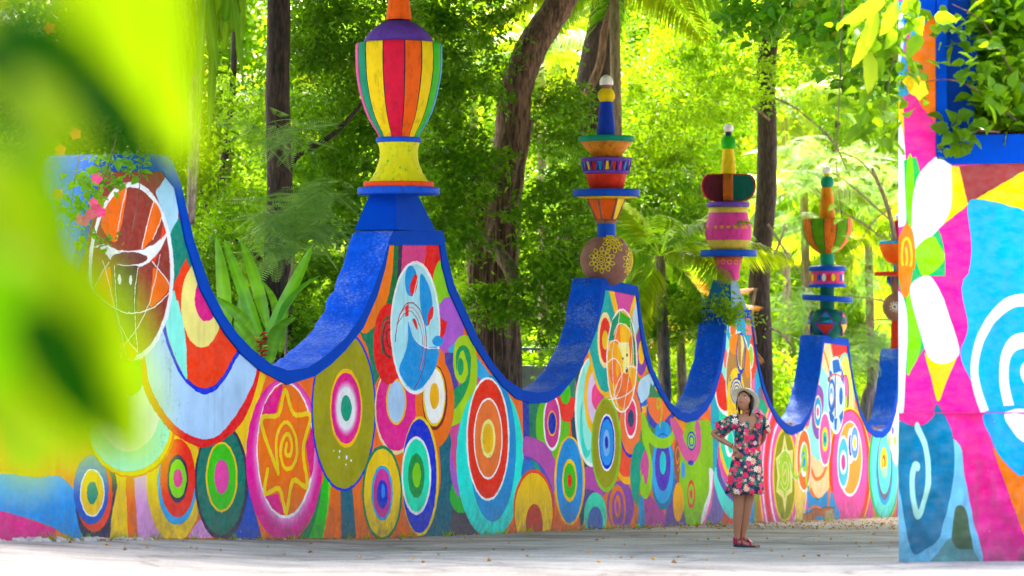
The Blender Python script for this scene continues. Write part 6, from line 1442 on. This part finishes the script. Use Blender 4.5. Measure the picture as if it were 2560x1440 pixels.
tag(litter(200, ((0, 2300), (19, 42)), .045, 'scattered_litter', LL), kind='stuff')
# leaves, grit and a few weeds gathered along the foot of the wall
V, T = [], []
for i in range(1500):
    px = rnd.uniform(100, 2240); p = wpt(px); k = np.argmin(abs(PX - px)); q = p - back[k] * (.01 + abs(rnd.gauss(0, .09))); a = rnd.uniform(0, 6.28); l_ = rnd.uniform(.015, .055); o = len(V)
    d = np.array([math.cos(a), math.sin(a), .25]) * l_; s_ = np.array([-math.sin(a), math.cos(a), 0]) * l_ * .35; c = np.array([q[0], q[1], float(ground_z(q[0], q[1])) + .008])
    V += [c, c + d * .5 + s_, c + d, c + d * .5 - s_]; T += [(o, o + 1, o + 2), (o, o + 2, o + 3)]
tag(link('foot_litter', mesh_tris('foot_litter', np.array(V), np.array(T), False, np.repeat(rng.uniform(0, .8, 1500), 4)), LL), kind='stuff')
V, T = [], []
for i in range(60):
    px = rnd.uniform(100, 2200); p = wpt(px); k = np.argmin(abs(PX - px)); q = p - back[k] * .03
    for j in range(9):
        a = rnd.uniform(0, 6.28); c = np.array([q[0] + rnd.uniform(-.04, .04), q[1] + rnd.uniform(-.04, .04), float(ground_z(q[0], q[1]))]); o = len(V); h_ = rnd.uniform(.03, .11)
        V += [c - [.006, 0, 0], c + [.006, 0, 0], c + [math.cos(a) * h_ * .6, math.sin(a) * h_ * .6, h_]]; T += [(o, o + 1, o + 2)]
tag(link('weeds', mesh_tris('weeds', np.array(V), np.array(T), False, np.repeat(rng.uniform(.2, .9, len(T)), 3)), LM_mid), kind='stuff')
# heaps of litter in the dips
for k, (px0, px1) in enumerate(((1962, 1996), (2182, 2216))):
    V, T = [], []
    for i in range(260):
        px = rnd.uniform(px0, px1); p = wpt(px); j = np.argmin(abs(PX - px)); q = p + back[j] * rnd.uniform(.02, .5); z = zt[j] + .02; a = rnd.uniform(0, 6.28); l_ = rnd.uniform(.03, .08); o = len(V)
        d = np.array([math.cos(a), math.sin(a), .4]) * l_; s = np.array([-math.sin(a), math.cos(a), .0]) * l_ * .3; c = np.array([q[0], q[1], z])
        V += [c, c + d * .5 + s, c + d, c + d * .5 - s]; T += [(o, o + 1, o + 2), (o, o + 2, o + 3)]
    tag(link('dip_litter', mesh_tris('dip_litter', np.array(V), np.array(T), False, np.repeat(rng.uniform(0, .7, 260), 4)), LL), kind='stuff')
# ------------------------------------------------------------------ the woman in the road
WD = 25.7
wo = at(1720 + 450 / 3.13, HG + HC * F / WD, WD); wo.z = float(ground_z(wo.x, WD))
person = empty('person', wo, 'woman in floral dress and pale hat standing with hand on hip, looking up', 'person')
K = 3.13 * F / WD
def W3(x, y, d=0.0): return Vector(((x - 450) / K, d, (1335 - y) / K))

def skin_mesh(chain, edges, sub=2):
    me = bpy.data.meshes.new('sk'); me.from_pydata([tuple(c[0]) for c in chain], edges, [])
    o = bpy.data.objects.new('sk', me); COL.objects.link(o)
    o.modifiers.new('s', 'SKIN'); s2 = o.modifiers.new('u', 'SUBSURF'); s2.levels = sub; s2.render_levels = sub
    for i, c in enumerate(chain):
        r_ = c[1] if isinstance(c[1], tuple) else (c[1], c[1]); me.skin_vertices[0].data[i].radius = r_
    me.skin_vertices[0].data[0].use_root = True
    dg = bpy.context.evaluated_depsgraph_get(); dg.update()
    ev = o.evaluated_get(dg); m2 = bpy.data.meshes.new_from_object(ev)
    V = [v.co.copy() for v in m2.vertices]; Fc = [tuple(p.vertices) for p in m2.polygons]
    bpy.data.objects.remove(o); bpy.data.meshes.remove(me); bpy.data.meshes.remove(m2)
    return V, Fc
body = MB()
ch = [(W3(455, 640), (.145, .10)), (W3(458, 570), (.115, .085)), (W3(462, 480), (.115, .085)), (W3(465, 400), (.14, .095)), (W3(468, 335), (.11, .07)), (W3(464, 295, .005), (.052, .055)), (W3(455, 250, .0), (.048, .052)),
      (W3(400, 335, .0), (.062, .062)), (W3(366, 352, .01), .052), (W3(275, 405, .03), .043), (W3(190, 450, .06), (.036, .038)), (W3(265, 500, .01), .034), (W3(335, 540, -.05), .024), (W3(352, 552, -.06), .022),
      (W3(535, 335, .02), (.06, .06)), (W3(578, 350, .05), .052), (W3(603, 430, .12), .042), (W3(600, 500, .20), .036), (W3(560, 560, .24), .03), (W3(530, 600, .2), .024),
      (W3(415, 700, -.01), .098), (W3(398, 880, -.02), .080), (W3(395, 1050, -.03), .058), (W3(385, 1130, -.01), .056), (W3(385, 1240, .0), .034), (W3(390, 1290, .0), .034),
      (W3(490, 700, .02), .098), (W3(478, 880, .01), .080), (W3(458, 1050, .0), .057), (W3(446, 1130, .02), .054), (W3(430, 1240, .04), .034), (W3(428, 1280, .04), .034)]
ed = [(0, 1), (1, 2), (2, 3), (3, 4), (4, 5), (5, 6), (4, 7), (7, 8), (8, 9), (9, 10), (10, 11), (11, 12), (12, 13), (4, 14), (14, 15), (15, 16), (16, 17), (17, 18), (18, 19),
      (0, 20), (20, 21), (21, 22), (22, 23), (23, 24), (24, 25), (0, 26), (26, 27), (27, 28), (28, 29), (29, 30), (30, 31)]
body.add(*skin_mesh(ch, ed, 2))
# feet: heel, instep, ball, toes
for (hx, hy, d0, tx, ty, d1) in ((382, 1300, .0, 530, 1326, -.10), (424, 1284, .06, 505, 1312, -.02)):
    c = [(W3(hx + 6, hy - 10, d0), .034), (W3(hx + 45, hy + 2, d0 + (d1 - d0) * .3), (.036, .03)), (W3(hx + (tx - hx) * .7, ty - 12, d0 + (d1 - d0) * .7), (.042, .018)), (W3(tx - 4, ty - 5, d1), (.034, .011)), (W3(hx - 8, hy + 12, d0), .026)]
    body.add(*skin_mesh(c, [(0, 1), (1, 2), (2, 3), (0, 4)], 1))
    for k in range(5):
        a = W3(tx - 12, ty - 6, d1 + (k - 2) * .017); b_ = W3(tx + 14 - 4 * k, ty - 2, d1 + (k - 2) * .018 - .006); V, Fc = tube([a, (a + b_) / 2 + Vector((0, 0, .003)), b_], [.009, .009, .006], 7); body.add(V, Fc)
# near hand resting on the hip: palm and five separate fingers
pal = [(W3(346, 545, -.06), (.022, .016)), (W3(362, 570, -.105), (.032, .013)), (W3(372, 590, -.125), (.036, .012))]
body.add(*skin_mesh(pal, [(0, 1), (1, 2)], 1))
for k, (fx, fy, ln) in enumerate(((388, 588, 30), (386, 602, 34), (378, 612, 32), (366, 616, 26))):
    a = W3(fx - 14, fy - 10, -.128); m_ = W3(fx + ln * .3, fy + ln * .35, -.140); e_ = W3(fx + ln * .55, fy + ln * .85, -.132)
    V, Fc = tube([a, m_, e_], [.0088, .0082, .006], 7); body.add(V, Fc)
V, Fc = tube([W3(352, 560, -.085), W3(362, 592, -.105), W3(352, 612, -.10)], [.011, .009, .007], 7); body.add(V, Fc)
nbody = len(body.F)
# head: sculpted ellipsoid turned up and to the left
HCn = W3(441, 196, -.005)
hr = bmesh.new(); bmesh.ops.create_uvsphere(hr, u_segments=40, v_segments=28, radius=1)
def face_shape(v):
    x, y, z = v                                     # y<0 is the face, z up
    sx, sy, sz = .074, .092, .112
    if z < 0: sx *= 1 - .30 * (-z) ** 1.4; sy *= 1 - .06 * (-z)
    p = Vector((x * sx, y * sy, z * sz))
    f = max(0, -y)
    g = lambda cx_, cz_, wx, wz, h: h * f * math.exp(-((p.x - cx_) / wx) ** 2 - ((p.z - cz_) / wz) ** 2)
    d = g(0, -.018, .011, .020, .020) + g(0, .006, .008, .03, .007) + g(0, -.052, .022, .009, .006) + g(0, -.086, .020, .016, .008) - g(-.030, .012, .015, .011, .007) - g(.030, .012, .015, .011, .007) + g(.040, -.02, .02, .02, .003) + g(-.040, -.02, .02, .02, .003) + g(-.03, .03, .022, .007, .004) + g(.03, .03, .022, .007, .004)
    p.y -= d
    return p
HR = Matrix.Rotation(math.radians(-28), 3, 'Z') @ Matrix.Rotation(math.radians(-20), 3, 'X')   # faces left and up
HR = Matrix.Rotation(math.radians(-28), 3, 'Z') @ Matrix.Rotation(math.radians(-30), 3, 'X')
def HP(p): return HCn + HR @ Vector(p)
body.add([HP(face_shape(v.co)) for v in hr.verts], [tuple(q.index for q in f_.verts) for f_ in hr.faces]); hr.free()
for s in (-1, 1):   # ears
    V, Fc = lathe([(-.028, .001), (-.02, .011), (0, .017), (.018, .015), (.028, .001)], 10, squash=.45); body.add([HP(Vector((s * .073 + v[0] * .3, v[0] * .6 + .012, v[2]))) for v in V], Fc)
SK = bpy.data.materials.new('skin'); SK.use_nodes = True
b = SK.node_tree.nodes['Principled BSDF']; b.inputs['Base Color'].default_value = (.39, .16, .075, 1); b.inputs['Roughness'].default_value = .42; b.inputs['Subsurface Weight'].default_value = .08; b.inputs['Subsurface Radius'].default_value = (.02, .008, .004); b.inputs['Subsurface Scale'].default_value = .5
body_o = body.build('body', SK, person)
def onface(x, z, lift=.0006):   # point on the face surface
    best = Vector((x / .074, -math.sqrt(max(0, 1 - (x / .074) ** 2 - (z / .112) ** 2)), z / .112)); q = face_shape(best); return Vector((x, q.y - lift, z))
def patch(name, mat, cx_, cz_, rx, rz, lift=.001, tilt=0):
    V = [onface(cx_, cz_, lift)]
    for t in range(14):
        a = t * 2 * math.pi / 14; x, z = rx * math.cos(a), rz * math.sin(a); V.append(onface(cx_ + x, cz_ + z + tilt * x, lift))
    link(name, mesh_from(name, [HP(v) for v in V], [(0, 1 + t, 1 + (t + 1) % 14) for t in range(14)]), mat, person)
EW = paint('eye_white', 'e8e0d8', bump=0, rough=.2); EB = paint('eye_dark', '180c08', bump=0, rough=.2); BR = paint('brow_dark', '281410', bump=0); LP = paint('lip', 'a84850', bump=0, rough=.35, var=.05)
for s in (-1, 1):
    patch('eye', EW, s * .030, .012, .0125, .0045, .0015); patch('iris', EB, s * .030 - .003, .013, .0058, .0055, .0025); patch('eyelid', BR, s * .030, .0175, .0155, .0022, .0028); patch('eyebrow', BR, s * .031, .033, .019, .0032, .0015, tilt=-s * .12)
patch('lip', LP, 0, -.0475, .021, .0045, .0015); patch('lip', LP, 0, -.056, .018, .0052, .0015)
# hair gathered low behind, a little loose at both sides of the face
HM = paint('hair', '140b08', bump=.5, bscale=200, rough=.4)
hb = MB(); V, Fc = lathe([(t_z, t_r) for t_z, t_r in ((-.06, .06), (-.03, .082), (.02, .090), (.06, .082), (.095, .05), (.116, .001))], 28); hb.add([HP(Vector((v[0] * .93, v[1] * 1.06 + .022, v[2]))) for v in V], Fc)
for (x0, y0, z0, x1, y1, z1, r0) in ((-.072, -.015, .06, -.076, .01, -.10, .010), (.073, -.015, .06, .078, .015, -.09, .012), (.074, .02, .02, .07, .05, -.15, .022), (-.07, .03, .02, -.05, .06, -.14, .02), (0, .085, .0, .02, .09, -.12, .035), (.0, -.066, .088, -.068, -.045, .03, .012), (.0, -.066, .088, .070, -.045, .03, .012)):
    a, c = Vector((x0, y0, z0)), Vector((x1, y1, z1)); V, Fc = tube([HP(a), HP((a + c) / 2 + Vector((x1 * .12, 0, 0))), HP(c)], [r0, r0 * .9, r0 * .3], 8, .2); hb.add(V, Fc)
hb.build('hair', HM, person)
# hat
HT = paint('hat_straw', 'f6ecca', bump=.3, bscale=260, var=.06, rough=.7)
hc = HP((-.016, .050, .055)); HRt = HR @ Matrix.Rotation(math.radians(-27), 3, 'X')
pr = [(-.012, .150), (-.010, .152), (-.002, .142), (.004, .12), (.010, .098), (.016, .092), (.05, .090), (.085, .084), (.102, .07), (.110, .04), (.107, .001)]
pr2 = [(-.016, .150), (-.008, .140), (.0, .12), (.004, .098), (.010, .088), (.05, .085), (.08, .080), (.100, .03)]
V, Fc = lathe(pr, 48); V2, F2 = lathe(pr2, 48)
def warp(v):
    x, y, z = v; r_ = math.hypot(x, y); z2 = z + (.018 * (x / .15) ** 2 - .012 * (y / .15) ** 2 if r_ > .1 else 0); return hc + HRt @ Vector((x, y * 1.06, z2))
mb = MB(); mb.add([warp(v) for v in V], Fc); mb.add([warp(v) for v in V2], [f_[::-1] for f_ in F2]); hat = mb.build('hat', HT, person)
V, Fc = lathe([(.012, .0945), (.03, .093)], 40); link('hat_band', mesh_from('hat_band', [warp(v) for v in V], Fc), paint('hat_band_cream', 'd8ccb0', bump=0), person)
# dress
DM = bpy.data.materials.new('floral_cloth'); DM.use_nodes = True
nt = DM.node_tree; b = nt.nodes['Principled BSDF']; L = nt.links.new
tc = N(nt, 'ShaderNodeTexCoord'); nz = N(nt, 'ShaderNodeTexNoise'); nz.inputs['Scale'].default_value = 16; L(tc.outputs['Object'], nz.inputs['Vector'])
bgr = N(nt, 'ShaderNodeValToRGB'); e = bgr.color_ramp.elements; bgr.color_ramp.interpolation = 'CONSTANT'; e[0].position = 0; e[0].color = (.006, .012, .05, 1); e[1].position = .46; e[1].color = (.0, .11, .085, 1); k_ = e.new(.54); k_.color = (.01, .03, .06, 1); k_ = e.new(.6); k_.color = (.02, .20, .12, 1); L(nz.outputs[0], bgr.inputs[0])
prev = bgr.outputs[0]
def flowers(scale, seed, cols, rad, petals, prev):
    mp = N(nt, 'ShaderNodeMapping'); mp.inputs['Location'].default_value = (seed, seed * 1.7, seed * .6); mp.inputs['Scale'].default_value = (1, .35, 1); L(tc.outputs['Object'], mp.inputs[0])
    vo = N(nt, 'ShaderNodeTexVoronoi'); vo.inputs['Scale'].default_value = scale; vo.inputs['Randomness'].default_value = .9; L(mp.outputs[0], vo.inputs['Vector'])
    sc_ = N(nt, 'ShaderNodeVectorMath', operation='SUBTRACT'); L(mp.outputs[0], sc_.inputs[0]); L(vo.outputs['Position'], sc_.inputs[1])
    sp = N(nt, 'ShaderNodeSeparateXYZ'); L(sc_.outputs[0], sp.inputs[0])
    an = N(nt, 'ShaderNodeMath', operation='ARCTAN2'); L(sp.outputs[2], an.inputs[0]); L(sp.outputs[0], an.inputs[1])
    mu = N(nt, 'ShaderNodeMath', operation='MULTIPLY'); mu.inputs[1].default_value = petals; L(an.outputs[0], mu.inputs[0])
    si = N(nt, 'ShaderNodeMath', operation='SINE'); L(mu.outputs[0], si.inputs[0])
    ma = N(nt, 'ShaderNodeMath', operation='MULTIPLY_ADD'); ma.inputs[1].default_value = .10; ma.inputs[2].default_value = rad; L(si.outputs[0], ma.inputs[0])
    lt = N(nt, 'ShaderNodeMath', operation='LESS_THAN'); L(vo.outputs['Distance'], lt.inputs[0]); L(ma.outputs[0], lt.inputs[1])
    cr = N(nt, 'ShaderNodeValToRGB'); cr.color_ramp.interpolation = 'CONSTANT'; ee = cr.color_ramp.elements
    ss = N(nt, 'ShaderNodeSeparateColor'); L(vo.outputs['Color'], ss.inputs[0]); L(ss.outputs[0], cr.inputs[0])
    ee[0].position = 0; ee[0].color = lin(cols[0]) + (1,); ee[1].position = 1 / len(cols); ee[1].color = lin(cols[1]) + (1,)
    for i in range(2, len(cols)): q = ee.new(i / len(cols)); q.color = lin(cols[i]) + (1,)
    dk = N(nt, 'ShaderNodeMapRange'); dk.inputs[1].default_value = 0; dk.inputs[2].default_value = rad; dk.inputs[3].default_value = .55; dk.inputs[4].default_value = 1.15; L(vo.outputs['Distance'], dk.inputs[0])
    sv = N(nt, 'ShaderNodeVectorMath', operation='SCALE'); L(cr.outputs[0], sv.inputs[0]); L(dk.outputs[0], sv.inputs[3])
    mx = N(nt, 'ShaderNodeMix', data_type='RGBA'); L(lt.outputs[0], mx.inputs[0]); L(prev, mx.inputs[6]); L(sv.outputs[0], mx.inputs[7]); return mx.outputs[2]
prev = flowers(21, 3.1, ['f08858', 'e83060', 'e82050', 'f4c8a0'], .30, 5, prev)
prev = flowers(13.5, 0.4, ['f01c50', 'f8b890', 'f42c60', 'f03868', 'f8dcc0'], .42, 8, prev)
L(prev, b.inputs['Base Color']); b.inputs['Roughness'].default_value = .8
rowsD = [(915, 295, 592), (880, 300, 590), (820, 308, 587), (750, 320, 583), (680, 334, 577), (620, 345, 572), (575, 355, 568), (540, 364, 566), (500, 364, 570), (450, 366, 577), (400, 366, 582), (360, 370, 584), (335, 378, 580), (318, 392, 566), (306, 408, 548)]
nth = 96; V, Fc = [], []
for ri, (y, l_, r_) in enumerate(rowsD):
    cxr, rx = (l_ + r_) / 2, (r_ - l_) / 2 / K
    hem = max(0, (y - 560) / 355)
    ry = .12 + .09 * hem if y > 560 else (.115 + .025 * math.exp(-((y - 430) / 50) ** 2) if y > 350 else .105 - .0009 * (350 - y))
    for k in range(nth):
        a = 2 * math.pi * k / nth; fl = 1 + .045 * hem * math.sin(a * 11 + y * .004) + .02 * hem * math.sin(a * 23 + 1)
        zz = W3(0, y).z + (.006 * math.sin(a * 11) if ri == 0 else 0)
        V.append(Vector(((cxr - 450) / K + rx * fl * math.cos(a), ry * fl * math.sin(a) + .0, zz)))
va = -math.pi / 2 + .22           # direction of the neckline, turned towards her left
for ri in range(len(rowsD) - 1):
    ym = (rowsD[ri][0] + rowsD[ri + 1][0]) / 2
    wdg = max(0, (468 - ym) / 165) * .50
    for k in range(nth):
        a = 2 * math.pi * (k + .5) / nth; da = (a - va + math.pi) % (2 * math.pi) - math.pi
        if abs(da) < wdg: continue
        Fc.append((ri * nth + k, ri * nth + (k + 1) % nth, (ri + 1) * nth + (k + 1) % nth, (ri + 1) * nth + k))
dme = mesh_from('dress', V, Fc); dr = link('dress', dme, DM, person); so = dr.modifiers.new('t', 'SOLIDIFY'); so.thickness = .004
# waist seam and short flared sleeves
mb = MB()
def sleeve(P, R):
    V, Fc = tube([Vector(p) for p in P], R, 22, 0, close=False); V = [v + Vector((0, 0, 0)) for v in V]
    n = len(V)
    for i in range(22): V[n - 22 + i] += (Vector(P[-1]) - Vector(P[-2])).normalized() * .012 * math.sin(i * 1.7)
    o = link('sleeve', mesh_from('sleeve', V, Fc), DM, person); s_ = o.modifiers.new('t', 'SOLIDIFY'); s_.thickness = .003
sleeve([W3(405, 334, .0), W3(365, 350, .01), W3(315, 378, .02), W3(265, 412, .035), W3(245, 424, .04)], [.075, .078, .078, .090, .098])
sleeve([W3(535, 334, .02), W3(575, 348, .05), W3(596, 385, .08), W3(606, 430, .12)], [.070, .066, .068, .076])
# bracelet
V, Fc = tube([W3(340, 540, -.05) + Vector((.026 * math.cos(t) * .5, .026 * math.sin(t), .026 * math.cos(t))) for t in np.linspace(0, 6.28, 16)], [.004] * 16, 6); link('bracelet', mesh_from('bracelet', V, Fc), paint('bracelet_brown', '5a2c1c', bump=0), person)
# sandals
SB = paint('sandal_strap', '9c1448', bump=.2, rough=.6); SS = paint('sandal_sole', '2c3444', bump=.2)
for (hx, hy, d0, tx, ty, d1) in ((382, 1300, .0, 530, 1326, -.10), (424, 1284, .06, 505, 1312, -.02)):
    gz = 0.0
    A = Vector(((hx - 26 - 450) / K, d0, 0)); B = Vector(((tx + 22 - 450) / K, d1, 0)); d = (B - A); Ln = d.length; d.normalize(); s = Vector((-d.y, d.x, 0))
    out = []
    for t in np.linspace(0, 1, 12): out.append((t, .030 + .016 * math.sin(t * 3.0) ** 1 + (.006 if t > .6 else 0)))
    L1 = [A + d * Ln * t + s * w * (0.35 if t in (0.0, 1.0) else 1) for t, w in out]; R1 = [A + d * Ln * t - s * w * (0.35 if t in (0.0, 1.0) else 1) for t, w in out[::-1]]
    ring = L1 + R1; n = len(ring)
    z0 = .004 if ty > 1320 else .004
    V = [p + Vector((0, 0, z0)) for p in ring] + [p + Vector((0, 0, z0 + .022)) for p in ring]
    so_ = link('sandal', mesh_from('sandal', V, [tuple(range(n - 1, -1, -1)), tuple(range(n, 2 * n))] + [(i, (i + 1) % n, (i + 1) % n + n, i + n) for i in range(n)], False), SS, person)
    def strap(t0, t1, h, w0=.045):
        P = []
        for a in np.linspace(0, math.pi, 9):
            t = t0 + (t1 - t0) * a / math.pi; P.append(A + d * Ln * t + s * math.cos(a) * w0 + Vector((0, 0, .022 + h * math.sin(a))))
        V, Fc = tube(P, [.009] * 9, 6); V = [v for v in V]; o = link('strap', mesh_from('strap', V, Fc), SB, person); o.parent = so_
    strap(.62, .70, .038, .046); strap(.42, .72, .055, .044); strap(.30, .36, .085, .040); strap(.12, .14, .075, .034)
    V, Fc = tube([A + d * Ln * .05 + Vector((0, 0, .03)), A + d * Ln * .04 + Vector((0, 0, .10))], [.016, .018], 8); o = link('strap', mesh_from('strap', V, Fc), SB, person); o.parent = so_
